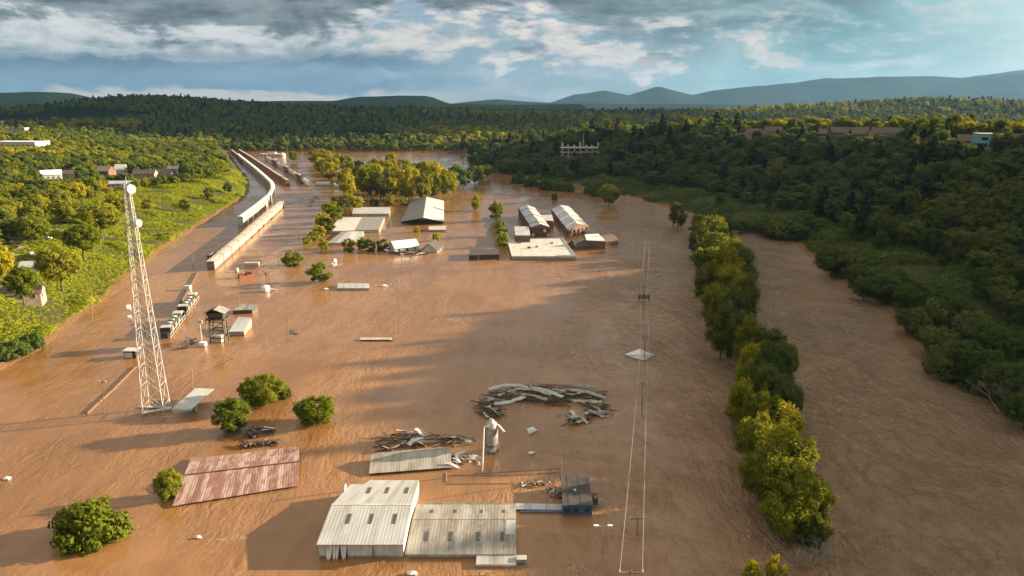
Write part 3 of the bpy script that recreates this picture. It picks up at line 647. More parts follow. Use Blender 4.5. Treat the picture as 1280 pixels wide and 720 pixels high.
# --- white warehouse (tall part)
w = thing('warehouse', 'white metal warehouse with torn front wall and six roof skylights', 'warehouse', P(452, 697))
inv = Matrix.Translation(-w.location)
def W_(p): return V(p)-w.location
x0, x1, yf, ym, yb, ze, zr = -30.6, -17.2, 100.2, 110.0, 119.8, 2.45, 3.35
FL, FR, ML, MR, BL, BR = V((x0, yf, ze)), V((x1, yf, ze)), V((x0, ym, zr)), V((x1, ym, zr)), V((x0+4.4, yb, ze)), V((x1+.2, yb, ze))
BLm = V((x0+.1, yb-1.6, ze+.13))
o_ = V((-.25, -.3, .06)); 
sheets(w, W_(FL+o_), W_(FR+V((.1, -.3, .06))), W_(MR+V((.1, 0, .06))), W_(ML+V((-.25, 0, .06))), 12, M_ROOFW, .05, 2, alt=[M_ROOFW, M_ROOFW, M_ROOFW2, M_ROOFW, M_ROOFW])
sheets(w, W_(ML+V((-.25, 0, .06))), W_(MR+V((.1, 0, .06))), W_(V((x1+.1, yb, ze+.06))), W_(V((x0+4.4, yb, ze+.06))), 11, M_ROOFW, .05, 2, alt=[M_ROOFW, M_ROOFW2, M_ROOFW])
sheets(w, W_(ML+V((-.25, .0, .03))), W_(V((x0+1.2, ym, zr+.03))), W_(V((x0+4.4, yb-1.6, ze+.16))), W_(V((x0+1.2, yb-1.6, ze+.16))), 3, M_ROOFW, .05, 2)
MB().box(W_((x0/2+x1/2, ym, zr+.08)), (x1-x0+.5, .4, .05)).build('ridge_cap', M_WHITE, w)
for v_, A_ in ((0, (FL, FR, MR, ML)), (1, (ML, MR, V((x1, yb, ze)), V((x0, yb, ze))))):
    for k in range(3):
        u = (.26, .54, .83)[k] if v_ == 0 else (.38, .62, .88)[k]
        panel_quad(w, *[W_(p) for p in A_], u-.022, u+.022, .48 if v_ == 0 else .44, .74 if v_ == 0 else .68, .13, M_SKY, 'skylight', .04)
# wall sides; the front is made of cladding panels with the left ones torn into hanging strips
MB().box(W_((x1-.1, (yf+yb)/2, (ze+BED)/2-.05)), (.2, yb-yf-.1, ze-BED-.1)).build('wall', M_WHITE, w)
MB().add([W_(p) for p in ((x1, yf+.1, ze-.1), (x1, yb-.1, ze-.1), (x1, ym, zr-.1), (x1-.2, yf+.1, ze-.1), (x1-.2, yb-.1, ze-.1), (x1-.2, ym, zr-.1))], [(0, 1, 2), (5, 4, 3), (0, 2, 5, 3), (2, 1, 4, 5)]).build('gable', M_WHITE, w)
MB().box(W_((x0+.1, (yf+yb)/2, (ze+BED)/2-.05)), (.2, yb-yf-1.8, ze-BED-.1)).build('wall', M_WHITE, w)
MB().box(W_(((x0+x1)/2+2, yb-.1, (ze+BED)/2-.05)), (x1-x0-4.6, .2, ze-BED-.1)).build('wall', M_WHITE, w)
n = 12
for i in range(n):
    a = x0+(x1-x0)*i/n; c = (x1-x0)/n
    torn = i in (1, 2, 3)
    if torn:
        for k in range(2):
            zz = -.15-.5*random.random(); sw = random.uniform(-.35, .55); xx = a+c*(k+.5)/2
            MB().add([W_(p) for p in ((xx-c*.22, yf, ze-.1), (xx+c*.22, yf, ze-.1), (xx+c*.2+sw*.4, yf-.5, .9), (xx-c*.2+sw*.4, yf-.5, .9), (xx+c*.12+sw, yf-.9-random.random()*.5, zz), (xx-c*.1+sw, yf-.9, zz))], [(0, 1, 2, 3), (3, 2, 4, 5)]).build('torn_strip', M_WHITE, w)
    else:
        MB().box(W_((a+c/2, yf, (ze+BED)/2-.06)), (c-.03, .12, ze-BED-.12)).build('cladding_panel', M_WHITE, w)
MB().tube(W_((x0+8.6, yf-.16, 2.3)), W_((x0+8.6, yf-.2, -.3)), .07).build('downpipe', M_DARKST, w)
MB().box(W_(((x0+x1)/2, yf-.33, ze+.0)), (x1-x0+.3, .16, .16)).build('gutter', M_CONC, w)

# --- lower grey shed joined on its right
s = thing('shed', 'low grey ribbed-roof shed half drowned beside the white warehouse', 'shed', P(575, 696))
def S_(p): return V(p)-s.location
sx0, sx1, sf, smid, sb, se, sr = -16.95, .7, 100.1, 108.6, 114.4, .75, 1.5
A_ = (V((sx0, sf-.3, se)), V((sx1, sf-.3, se)), V((sx1, smid, sr)), V((sx0, smid, sr))); B_ = (V((sx0, smid, sr)), V((sx1, smid, sr)), V((sx1, sb, se)), V((sx0, sb, se)))
sheets(s, *[S_(p) for p in A_], 16, M_ROOFG, .05, 2, alt=[M_ROOFG, M_ROOFG, M_ROOFG2, M_ROOFG]); sheets(s, *[S_(p) for p in B_], 16, M_ROOFG, .05, 2)
MB().box(S_(((sx0+sx1)/2, smid, sr+.02)), (sx1-sx0, .3, .05)).build('ridge_cap', M_ROOFG, s)
for u in (.17, .39, .645, .87): panel_quad(s, *[S_(p) for p in A_], u-.017, u+.017, .36, .62, .06, M_SKY, 'skylight', .04)
for u in (.17, .40, .66, .88): panel_quad(s, *[S_(p) for p in B_], u-.014, u+.014, .42, .62, .06, M_SKY, 'skylight', .04)
panel_quad(s, *[S_(p) for p in A_], .90, .99, .55, .97, .04, M_ROOFW, 'patch_sheet', .04)
for i in range(8):
    a = sx0+.4+(sx1-sx0-.5)*i/8; MB().box(S_((a+(sx1-sx0-.5)/16, sf, (se+BED)/2-.05)), ((sx1-sx0-.5)/8-.04, .14, se-BED-.16)).build('cladding_panel', M_WHITE, s)
MB().box(S_((sx1-.15, (sf+sb)/2, (se+BED)/2-.02)), (.2, sb-sf-.4, se-BED-.1)).build('wall', M_WHITE, s)
a = thing('lean_to', 'small white flat lean-to at the front corner of the grey shed', 'lean-to', P(620, 706))
ax = -5.6
for i in range(3): MB().slab([V(p)-a.location for p in ((ax+i*2.1, 97.6, .55), (ax+i*2.1+2.06, 97.6, .55), (ax+i*2.1+2.06, 99.75, .62), (ax+i*2.1, 99.75, .62))], .12).build('roof_panel', [M_ROOFW, M_ROOFG, M_ROOFW][i], a)
MB().box(V((ax+3.15, 98.6, -1.3))-a.location, (6.1, 2.0, 3.4)).build('wall', M_CONC, a)
MB().box(V((ax+3.15, 97.55, .25))-a.location, (6.3, .1, .5)).build('fascia', M_WHITE, a)
b_ = thing('roof_unit', 'small grey metal box on legs beside the lean-to', 'utility box', P(652, 703)); 
MB().box((0, 0, .5), (1.5, 1.1, .7)).build('housing', M_STEEL, b_); MB().box((0, 0, .89), (1.6, 1.2, .06)).build('lid', M_ROOFW, b_); MB().box((0, 0, -1.42), (1.2, .9, 3.1)).build('plinth', M_CONC, b_)

# --- loading dock canopy and dark-roofed block
d = thing('dock_canopy', 'long mossy flat canopy behind the grey shed leading to the dark-roofed block', 'canopy', P(600, 634))
Q0, Q1 = P(524, 634, .5), P(703, 637, .5); Q2, Q3 = P(703, 630, .5), P(528, 627, .5)
for i in range(9):
    u0, u1 = i/9+.002, (i+1)/9-.002
    MB().slab([bil(Q0, Q1, Q2, Q3, u, v)-d.location for u, v in ((u0, 0), (u1, 0), (u1, 1), (u0, 1))], .18).build('roof_panel', M_GREENROOF if i < 6 else M_ROOFW, d)
q = MB(); c0, c1 = P(650, 640, .3), P(704, 640, .3); q.slab([c0-d.location, c1-d.location, c1-d.location+V((0, .5, 0)), c0-d.location+V((0, .5, 0))], .4); q.build('fascia', M_BLUE, d)
for i in range(4):
    p = bil(Q0, Q1, Q2, Q3, .1+i*.26, .5)-d.location; MB().tube(V((p.x, p.y, .3)), V((p.x, p.y, BED)), .12).build('post', M_STEEL, d)
k = thing('dark_roof_block', 'small blue-walled building with black felt roof beside a debris heap', 'building', P(722, 638))
def K_(p): return V(p)-k.location
f0, f1, k0, k1 = P(703, 632, 2.2), P(742, 632, 2.2), P(735, 594, 2.2), P(701, 594, 2.2)
for i in range(5):
    u0, u1 = i/5+.002, (i+1)/5-.002
    MB().slab([K_(bil(f0, f1, k0, k1, u, v))+V((0, 0, .03*(i % 2))) for u, v in ((u0, 0), (u1, 0), (u1, 1), (u0, 1))], .15).build('roof_panel', M_DARKROOF, k)
ins = [bil(f0, f1, k0, k1, u, v) for u, v in ((.03, .03), (.97, .03), (.97, .97), (.03, .97))]
walls(k, [K_(p) for p in ins], 2.0-k.location.z, M_BLUE)
for u in (.15, .45, .8):
    p = K_(bil(f0, f1, k0, k1, u, .03)); MB().box(V((p.x, p.y-.05, 1.1)), (.9, .14, .8)).build('window', M_GLASS, k)
p = K_(bil(f0, f1, k0, k1, .45, .45)); MB().box(p+V((0, 0, .2)), (.4, .4, .35)).build('vent', M_WHITE, k)
p = K_(bil(f0, f1, k0, k1, 1.03, .35)); MB().box(p+V((.5, 0, -.8)), (.8, 2.0, 1.3)).build('side_box', M_DARKST, k)

# --- rusty red roof
r = thing('rusty_roof', 'drowned building whose rusty red ribbed gable roof just clears the water', 'building', P(297, 625))
def R_(p): return V(p)-r.location
A0, B0, C0, D0, E0, G0 = P(215, 633, .35), P(373, 607, .35), P(374, 558, .5), P(239, 571, .4), P(230, 594, 1.7), P(374, 577, 1.7)
sheets(r, R_(A0), R_(B0), R_(G0), R_(E0), 22, M_RED, .06, 2, rag=.03, alt=[M_RED, M_RED2, M_RED, M_RED3, M_RED2, M_RED, M_RED3])
sheets(r, R_(E0), R_(G0), R_(C0), R_(D0), 20, M_RED, .06, 2, rag=.12, alt=[M_RED2, M_RED, M_RED3, M_RED, M_RED2])
q = MB(); q.tube(R_(E0)+V((0, 0, .05)), R_(G0)+V((0, 0, .05)), .14, n=6); q.build('ridge_cap', M_RUST, r)
cen = (A0+B0+C0+D0)/4; walls(r, [R_(lerp(p, cen, .03)) for p in (A0, B0, C0, D0)], .18, M_RUST)

# --- grey fallen roof sheet and its heap
g = thing('fallen_roof', 'grey ribbed metal roof lying tilted against a heap of wreckage', 'roof', P(512, 590))
def G_(p): return V(p)-g.location
sheets(g, G_(P(461, 592, .5)), G_(P(564, 584, .5)), G_(P(564, 561, 1.7)), G_(P(464, 569, 1.7)), 14, M_ROOFG, .05, 2)
sheets(g, G_(P(464, 569, 1.7)), G_(P(564, 561, 1.7)), G_(P(552, 559, 1.3)), G_(P(470, 566, 1.3)), 14, M_ROOFG2, .03, 1)
MB().slab([G_(P(462, 591, .35)), G_(P(563, 583.5, .35)), G_(P(563, 565, .8)), G_(P(466, 571, .8))], 3.2).build('frame', M_WOODD, g)

# --- wreckage heaps: every board, sheet and pipe its own piece
def heap(name, label, px_poly, n, mats, L=(1.5, 5), zmax=1.2, cat='debris', pile_z=.5, sheetf=.35, ang=None, thick=.12, core=True):
    """px_poly: (x, y, spread_px_x, spread_px_y) clusters in the photograph"""
    c0 = P(px_poly[0][0], px_poly[0][1]); h = thing(name, label, cat, c0)
    for i in range(n):
        x, y, sx, sy = px_poly[i % len(px_poly)]; x += random.gauss(0, sx*.42); y += random.gauss(0, sy*.42)
        g = P(x, y)-c0; l = random.uniform(*L); a = random.gauss(ang, .55) if ang is not None else random.uniform(0, 3.14); z = random.uniform(-.1, zmax)
        M = Matrix.Rotation(a, 3, 'Z') @ Matrix.Rotation(random.gauss(0, .16), 3, 'Y') @ Matrix.Rotation(random.gauss(0, .35), 3, 'X')
        if random.random() < sheetf:
            l *= 1.25; wd = l*random.uniform(.12, .30); b = MB(); nn = 6; vs = []; ph = random.uniform(0, 6); am = random.uniform(.04, .16)
            for q in range(nn+1):
                zz = math.sin(q*.8+ph)*am*l*.5; sw_ = math.cos(q*.7+ph)*.06*l
                for e in (-.5, .5): vs.append(M @ V(((q/nn-.5)*l, e*wd*(1-.25*random.random())+sw_, zz))+g+V((0, 0, z+.1)))
            b.add(vs+[p-V((0, 0, .05)) for p in vs], [(2*q, 2*q+2, 2*q+3, 2*q+1) for q in range(nn)]+[(2*q+1+2*nn+2, 2*q+3+2*nn+2, 2*q+2+2*nn+2, 2*q+2*nn+2) for q in range(nn)])
            b.build('metal_sheet', random.choice(mats[0]), h)
        else:
            MB().box(g+V((0, 0, z)), (l*1.1, thick*random.uniform(1, 2.2), thick*random.uniform(.8, 1.6)), M=M).build('board', random.choice(mats[1]), h)
    return h
LT = [M_ROOFW, M_ROOFG2, M_ROOFG, M_ROOFG, M_RUST]; DK = [M_WOODD, M_WOOD, M_RUST, M_WOODD, M_DARKST, M_WOODD]
RAFT = heap('wreckage_raft', 'long raft of splintered timber and twisted pale sheet metal in the open water', [(630, 495, 26, 5), (655, 500, 34, 6), (690, 492, 36, 6), (720, 497, 30, 6), (665, 490, 30, 4), (700, 503, 30, 5), (745, 510, 20, 4), (610, 505, 12, 8), (615, 518, 12, 6), (735, 497, 26, 5)], 280, (LT, DK), (1.6, 6.5), .75, ang=-.18, sheetf=.08)
for pl, wv, m_ in (([(611, 490), (628, 487), (652, 486)], 1.1, M_ROOFW), ([(622, 498), (645, 490), (668, 492), (690, 497)], .8, M_ROOFG), ([(652, 486), (680, 491), (704, 502)], .9, M_ROOFW), ([(672, 484), (700, 487), (738, 493)], 1.0, M_RUST), ([(690, 490), (725, 492), (757, 503)], .9, M_ROOFG), ([(618, 508), (640, 507), (656, 500)], 1.0, M_ROOFW), ([(700, 484), (720, 485), (745, 489)], .8, M_ROOFG2), ([(712, 503), (730, 506), (752, 508)], .9, M_ROOFG), ([(640, 494), (660, 498), (684, 505)], .9, M_ROOFG2)):
    pts = [P(x, y, 0)-RAFT.location for x, y in pl]; vs = []
    for q in range(9):
        u = q/8*(len(pts)-1); k_ = min(int(u), len(pts)-2); p = lerp(pts[k_], pts[k_+1], u-k_); dd = (pts[k_+1]-pts[k_]).normalized(); nn_ = V((-dd.y, dd.x, 0)); zz = .95+.25*math.sin(u*2+wv*5)+.1*math.sin(q*2.3+wv*9)
        vs += [p+nn_*wv*.5+V((0, 0, zz+.12)), p-nn_*wv*(.3+.35*random.random())+V((0, 0, zz-.3*random.random()))]
    MB().add(vs+[p-V((0, 0, .06)) for p in vs], [(2*q, 2*q+2, 2*q+3, 2*q+1) for q in range(8)]+[(2*q+1+18, 2*q+3+18, 2*q+2+18, 2*q+18) for q in range(8)]).build('metal_sheet', m_, RAFT)
heap('wreckage_tail', 'smaller tangle of bent white sheets trailing from the long timber raft', [(715, 522, 22, 4), (737, 522, 8, 7), (725, 528, 16, 3), (752, 518, 14, 3)], 34, (LT, DK), (1.5, 4.5), .8, sheetf=.5)
heap('wreckage_heap', 'heap of splintered boards and white tarpaulin behind the grey fallen roof', [(490, 550, 20, 7), (520, 548, 26, 7), (550, 550, 26, 6), (575, 553, 16, 6), (505, 558, 20, 5), (535, 556, 26, 5), (480, 562, 10, 5)], 120, ([M_TARP, M_ROOFW, M_RUST, M_WOOD], [M_WOOD, M_WOODD, M_RUST, M_WOOD]), (1.2, 4), 1.1, sheetf=.22, ang=-.1)
heap('wreckage_mound', 'mixed rubbish of boxes and boards beside the dark-roofed block', [(665, 605, 16, 5), (682, 603, 18, 5), (690, 613, 12, 4), (700, 620, 8, 6), (655, 606, 10, 4)], 70, ([M_TARP, M_CONC, M_RUST, M_WOOD], [M_WOOD, M_CONC, M_WOODD, M_TARP]), (.5, 1.8), .5, sheetf=.3)
heap('wreckage_strip', 'torn pale sheets caught between the grey fallen roof and the silo', [(575, 572, 10, 4), (590, 575, 12, 4), (570, 580, 6, 4)], 26, ([M_TARP, M_ROOFW], [M_WOOD, M_WOODD]), (1, 3), .5, sheetf=.6)
heap('black_debris_raft', 'black debris raft floating against a round green tree', [(322, 540, 12, 4), (335, 540, 10, 3), (315, 545, 8, 3)], 110, ([M_DARKST, M_WHITE], [M_WOODD, M_BLACK, M_DARKST]), (.6, 2.2), .7, sheetf=.15)
heap('ridge_rubbish', 'rubbish lodged behind the far eave of the rusty red roof', [(310, 558, 10, 2), (325, 556, 12, 2), (340, 555, 10, 2)], 80, ([M_WHITE, M_DARKST], [M_WOODD, M_BLACK, M_WOOD]), (.6, 2.2), .9, sheetf=.2)
heap('dark_driftwood', 'dark driftwood snag by the white signal post', [(232, 432, 6, 2), (240, 427, 8, 2), (228, 436, 4, 2)], 16, ([M_DARKST, M_RUST], [M_WOODD, M_BLACK]), (1.5, 5), .5, sheetf=.1)
heap('yard_rubbish', 'jumbled dark wreckage along the front of the small white shop', [(495, 317, 8, 2), (510, 318, 12, 2), (525, 317, 12, 2), (488, 313, 5, 3)], 70, ([M_TARP, M_DARKST, M_WHITE], [M_WOODD, M_BLACK, M_DARKST, M_WHITE]), (1.5, 5), 1.3, sheetf=.3)
heap('channel_snag', 'dark log raft drifting in the flooded rail yard channel', [(388, 258, 3, 3), (391, 252, 2, 3), (394, 246, 3, 3)], 22, ([M_DARKST, M_RUST], [M_WOODD, M_RUST]), (2, 7), .9, sheetf=.1)
heap('tree_wreckage', 'pale wreckage lodged behind the tree near the white roof slab', [(415, 338, 4, 4), (419, 332, 3, 4)], 12, ([M_TARP, M_WHITE], [M_DARKST, M_WHITE]), (1.5, 4.5), 2.0, sheetf=.5)

# --- single floating pieces
def floater(name, label, cat, pts, z, m, t=.15, fold=None):
    c = P(*pts[0]); o = thing(name, label, cat, c); zs = z if hasattr(z, '__len__') else [z]*len(pts)
    return o, [P(p[0], p[1], zz)-c for p, zz in zip(pts, zs)]
o, q = floater('torn_roof', 'crumpled pale sheet-metal roof piece caught on the power line poles', 'roof', ((780, 443), (800, 436), (819, 444), (806, 451), (789, 447), (801, 443)), (.3, .6, .2, .1, .2, 1.5), M_TARP)
for i, j in ((0, 1), (1, 2), (2, 3), (3, 4), (4, 0)): MB().slab([q[i], q[j], q[5]], .08).build('metal_sheet', [M_TARP, M_ROOFW, M_STEEL][i % 3], o)
o, q = floater('loose_wreck', 'crisp white pyramid-shaped sheet floating alone below the timber raft', 'sheet', ((657, 536), (666, 533), (673, 538), (661, 544), (664, 537)), (.1, .3, .1, .1, 1.0), M_TARP)
for i, j in ((0, 1), (1, 2), (2, 3), (3, 0)): MB().slab([q[i], q[j], q[4]], .06).build('metal_sheet', M_TARP, o)
o, q = floater('long_roof_slab', 'long narrow white roof slab lying flush in the water', 'roof', ((421, 360), (462, 360), (461, 354), (423, 354)), .9, M_ROOFW)
for i in range(5): MB().slab([bil(*q, u, v) for u, v in ((i/5+.004, 0), (i/5+.196, 0), (i/5+.196, 1), (i/5+.004, 1))], 3.8).build('roof_panel', M_ROOFW, o)
def flatroof(name, label, px, z, m, n=1, lip=None, below=M_CONC, cat='building', detail=None, alt=None, thick=.35):
    c = P(px[0][0], px[0][1]); o = thing(name, label, cat, c); q = [P(a, b, z)-c for a, b in px]
    for i in range(n):
        u0, u1 = (i+.004)/n, (i+.996)/n
        MB().slab([bil(*q, u, v) for u, v in ((u0, 0), (u1, 0), (u1, 1), (u0, 1))], thick).build('roof_panel', alt[i % len(alt)] if alt else m, o)
    cen = (q[0]+q[1]+q[2]+q[3])/4; walls(o, [lerp(p, cen, .015) for p in q], z-thick+.05, below)
    if lip:
        for i in range(4):
            a, b = q[i], q[(i+1) % 4]; d_ = (b-a); MB().box((a+b)/2+V((0, 0, .12)), (d_.length, .3, .5), math.atan2(d_.y, d_.x)).build('parapet', lip, o)
    return o, q
o, q = flatroof('mill_flat_roof', 'broad white flat-roofed hall half sunk before the brick mill', ((640, 321), (720, 321), (703, 298), (634, 299)), 1.4, M_WHITE, 6, M_WHITE)
for u, v in ((.32, .45), (.46, .5), (.75, .7), (.2, .75)): MB().box(bil(*q, u, v)+V((0, 0, .45)), (1.4, 1.4, .8)).build('roof_vent', M_RUST if u < .4 else M_STEEL, o)
MB().box(bil(*q, .80, .02)+V((0, 0, .2)), (7, 1.6, .5)).build('awning', M_TEAL, o)
flatroof('long_low_store', 'long narrow white-roofed store beyond the grey and white flat roofs', ((440, 267), (487, 267), (488, 259), (442, 259)), 1.6, M_ROOFW, 5)
flatroof('grey_white_store', 'flat-roofed store with a white left half and grey right half', ((411, 289), (474, 287), (481, 271), (424, 272)), 1.6, M_ROOFW, 4, None, alt=[M_WHITE, M_WHITE, M_ROOFG2, M_ROOFG2])
flatroof('front_store', 'flat-roofed store with one dark bay behind the row of small trees', ((408, 304), (452, 302), (455, 289), (428, 289)), 1.2, M_ROOFW, 4, alt=[M_ROOFG2, M_ROOFW, M_WHITE, M_ROOFW])
o, q = flatroof('black_container', 'long black container row awash beside the white flat roof', ((586, 319), (624, 318), (624, 311), (587, 311)), 2.4, M_DARKST, 2, cat='container', below=M_BLACK)
# big gabled shed
o = thing('gabled_shed', 'large gabled metal shed with grey left slope and sunlit white right slope', 'shed', P(530, 280))
def O_(p): return V(p)-o.location
a0, b0, c1_, d1_ = P(501, 277, 1.0), P(555, 277, 1.0), P(555, 251, 1.0), P(514, 250, 1.0); e0, g0 = P(529, 272, 5.2), P(533, 246, 5.2)
sheets(o, O_(a0), O_(e0), O_(g0), O_(d1_), 1, M_ROOFG2, .0, 1); sheets(o, O_(e0), O_(b0), O_(c1_), O_(g0), 1, M_ROOFW, 0, 1)
for i in range(1, 9):
    for (u0, u1, v0, v1, m_) in ((a0, e0, d1_, g0, M_ROOFG), (e0, b0, g0, c1_, M_ROOFW)):
        p0, p1 = lerp(u0, v0, i/9), lerp(u1, v1, i/9); MB().tube(O_(p0)+V((0, 0, .1)), O_(p1)+V((0, 0, .1)), .14, n=4).build('roof_seam', m_, o)
MB().add([O_(p)-V((0, 0, .15)) for p in (a0, b0, e0)]+[O_(p)+V((0, .4, -.15)) for p in (a0, b0, e0)], [(0, 1, 2), (5, 4, 3)]).build('gable', M_SHING, o)
walls(o, [O_(lerp(p, (a0+b0+c1_+d1_)/4, .02)) for p in (a0, b0, c1_, d1_)], .7, M_SHING)
for u in (.25, .5, .75): p = O_(lerp(a0, b0, u)); MB().box(V((p.x, p.y-.1, .35)), (4, .2, .9)).build('opening', M_BLACK, o)
# small white shop and dark gabled house
def gable_house(name, label, px, py, w_, d_, hw, hr, rz, mw, mr, z=0, cat='house', zb=None, wins=True, group=None, chim=False, ridge='x', at=None):
    c = at or P(px, py, z); o = thing(name, label, cat, c, rz, group); zb = BED if zb is None else zb
    hx, hy = w_/2, d_/2
    for (cx, cy, sx, sy) in ((0, -hy, w_, .2), (0, hy, w_, .2), (-hx, 0, .2, d_-.2), (hx, 0, .2, d_-.2)):
        MB().box((cx, cy, (hw+zb)/2), (sx, sy, hw-zb)).build('wall', mw, o)
    ex = .5
    for sg in (-1, 1):
        MB().slab([(-hx-ex, sg*(hy+ex), hw-.25), (hx+ex, sg*(hy+ex), hw-.25), (hx+ex, 0, hr), (-hx-ex, 0, hr)], .18).build('roof', mr, o)
        MB().add([(sg*hx, -hy, hw), (sg*hx, hy, hw), (sg*hx, 0, hr-.2), (sg*(hx-.2), -hy, hw), (sg*(hx-.2), hy, hw), (sg*(hx-.2), 0, hr-.2)], [(0, 1, 2), (5, 4, 3), (0, 2, 5, 3), (2, 1, 4, 5)]).build('gable', mw, o)
    if wins:
        for i in range(max(2, int(w_/3.2))):
            x = -hx+w_*(i+.5)/max(2, int(w_/3.2)); wn = MB().box((x, -hy-.12, hw*.55), (1.1, .1, 1.3)).build('window', M_WHITE, o); MB().box((x, -hy-.18, hw*.55), (.85, .06, 1.05)).build('pane', M_GLASS, wn)
        for i in range(2):
            y = -hy+d_*(i+.5)/2; wn = MB().box((hx+.12, y, hw*.55), (.1, 1.1, 1.3)).build('window', M_WHITE, o); MB().box((hx+.18, y, hw*.55), (.06, .85, 1.05)).build('pane', M_GLASS, wn)
    if chim: MB().box((w_*.2, d_*.15, hr), (.8, .8, 1.8)).build('chimney', M_BRICK, o)
    return o
gable_house('shop', 'small white gabled shop amid the yard wreckage', 505, 313, 12, 9, 2.6, 5.2, .5, M_WHITE, M_TARP, cat='shop')
gable_house('dark_house', 'little black-roofed gabled house standing in the flood', 540, 313, 11, 8, 1.2, 4.6, R(80), M_WHITE, M_DARKROOF)
gable_house('pale_hut', 'pale low hut below the big gabled shed', 547, 288, 9, 7, 1.2, 2.6, .1, M_TAN, M_WHITE, cat='hut', wins=False)
# --- brick mill: two long brick halls with stepped gables and bright roofs, low hall in front
def mill(name, label, f0, f1, b0, hw, hr, nb):
    """f0,f1: front corners (pixels), b0: back left corner; gable faces the viewer"""
    A, B, Dk = P(*f0), P(*f1), P(*b0); c = A.copy(); o = thing(name, label, 'mill', c); C_ = Dk+(B-A); L = lambda p, z: V((p.x-c.x, p.y-c.y, z))
    walls(o, [L(p, 0) for p in (A, B, C_, Dk)], hw, M_BRICK)
    mA, mD = (A+B)/2, (Dk+C_)/2
    for i in range(nb):
        u0, u1 = i/nb+.003, (i+1)/nb-.003; st = .25*(i % 2)
        for p, q in ((A, Dk), (B, C_)):
            MB().slab([L(lerp(p, q, u0), hw+.1+st), L(lerp(mA, mD, u0), hr+st), L(lerp(mA, mD, u1), hr+st), L(lerp(p, q, u1), hw+.1+st)], .15).build('roof_panel', M_ROOFW, o)
    n = 7                                                    # stepped gable in brick
    for i in range(n):
        u = (i+.5)/n; h = hw+(hr-hw)*(1-abs(u-.5)*2)+.5; p = lerp(A, B, u); d_ = (B-A); MB().box(L(p, (h+hw)/2-.2)-V((0, .1, 0)), (d_.length/n-.02, .5, h-hw+.4), math.atan2(d_.y, d_.x)).build('gable_step', M_BRICK, o)
    for k in range(2):
        for i in range(5):
            p = lerp(A, B, (i+.5)/5); z = hw*(.28 if k == 0 else .72); 
            wn = MB().box(L(p, z)-V((0, .2, 0)), (1.3, .14, 1.5)).build('window', M_DARKST if (i+k) % 4 else M_WHITE, o)
    for k in range(2):
        for i in range(8):
            p = lerp(A, Dk, (i+.5)/8); d_ = (Dk-A); MB().box(L(p, hw*(.28 if k == 0 else .72))-V((.2, 0, 0)), (1.3, .12, 1.5), math.atan2(d_.y, d_.x)).build('window', M_DARKST, o)
    return o
mill('brick_mill', 'brick mill hall with stepped gable, bright roof and a flat wing on its side', (664, 297), (688, 297), (648, 270), 5.2, 6.8, 6)
mill('brick_mill', 'longer brick mill hall with stepped gable beside the low open hall', (710, 297), (735, 291), (689, 269), 3.8, 5.6, 7)
o, q = flatroof('mill_wing', 'white flat-roofed brick wing joined to the left brick mill hall', ((644, 294), (663, 294), (661, 283), (643, 283)), 5.0, M_ROOFW, 2, None, M_BRICK)
o, q = flatroof('mill_link', 'white roofed link between the two brick mill halls', ((677, 275), (692, 276), (690, 268), (676, 269)), 4.4, M_ROOFW, 1, None, M_BRICK)
gable_house('low_mill_shed', 'low brick shed with black and white roof against the mill end', 733, 309, 15, 9, 1.6, 4.2, .35, M_BRICK, M_DARKROOF, cat='shed', wins=False)
gable_house('low_mill_shed', 'low brick shed with bright roof at the river corner of the mill', 752, 305, 14, 9, 2.2, 4.4, .5, M_BRICK, M_SHING, cat='shed', wins=False)
o, q = flatroof('mill_annex', 'pale slanted roof between the low brick sheds of the mill', ((733, 300), (757, 301), (748, 292), (731, 293)), 4.2, M_TARP, 2, None, M_BRICK)

# --- lattice mast
tb = P(196, 515); MH = 53.0
t = thing('lattice_mast', 'tall white four-legged lattice radio mast rising from the water', 'mast', (tb.x, tb.y, 0), R(8))
bw, tw = 2.5, .5; NB = 17
cyl = MB().tube((0, 0, 0), (0, 0, 1), 1, n=6).mesh('strut', M_TOWER)
def strut(name, a, b, rad, parent, me=cyl):
    a, b = V(a), V(b); d_ = b-a; o = link(name, me, parent); o.location = a; o.rotation_mode = 'QUATERNION'; o.rotation_quaternion = d_.to_track_quat('Z', 'Y'); o.scale = (rad, rad, d_.length); return o
def wd(z): return bw+(tw-bw)*min(1, max(0, (z+3)/(MH+3)))**.92
cr = ((-1, -1), (1, -1), (1, 1), (-1, 1)); zz = [-3.0]
hts = np.cumsum([4.6*(1-.045*i) for i in range(NB)]); hts = -3+hts/hts[-1]*(MH+3); zz += list(hts)
for cx, cy in cr:
    b = MB()
    for i in range(NB): b.tube((cx*wd(zz[i]), cy*wd(zz[i]), zz[i]), (cx*wd(zz[i+1]), cy*wd(zz[i+1]), zz[i+1]), .115-.0035*i, .115-.0035*(i+1), 6)
    b.build('leg', M_TOWER, t)
for i in range(NB):
    za, zb_ = zz[i], zz[i+1]; wa, wb = wd(za), wd(zb_)
    for k in range(4):
        (ax, ay), (bx, by) = cr[k], cr[(k+1) % 4]
        strut('diagonal', (ax*wa, ay*wa, za), (bx*wb, by*wb, zb_), .036, t); strut('diagonal', (bx*wa, by*wa, za), (ax*wb, ay*wb, zb_), .036, t)
        if i > 0: strut('cross_bar', (ax*wa, ay*wa, za), (bx*wa, by*wa, za), .05, t)
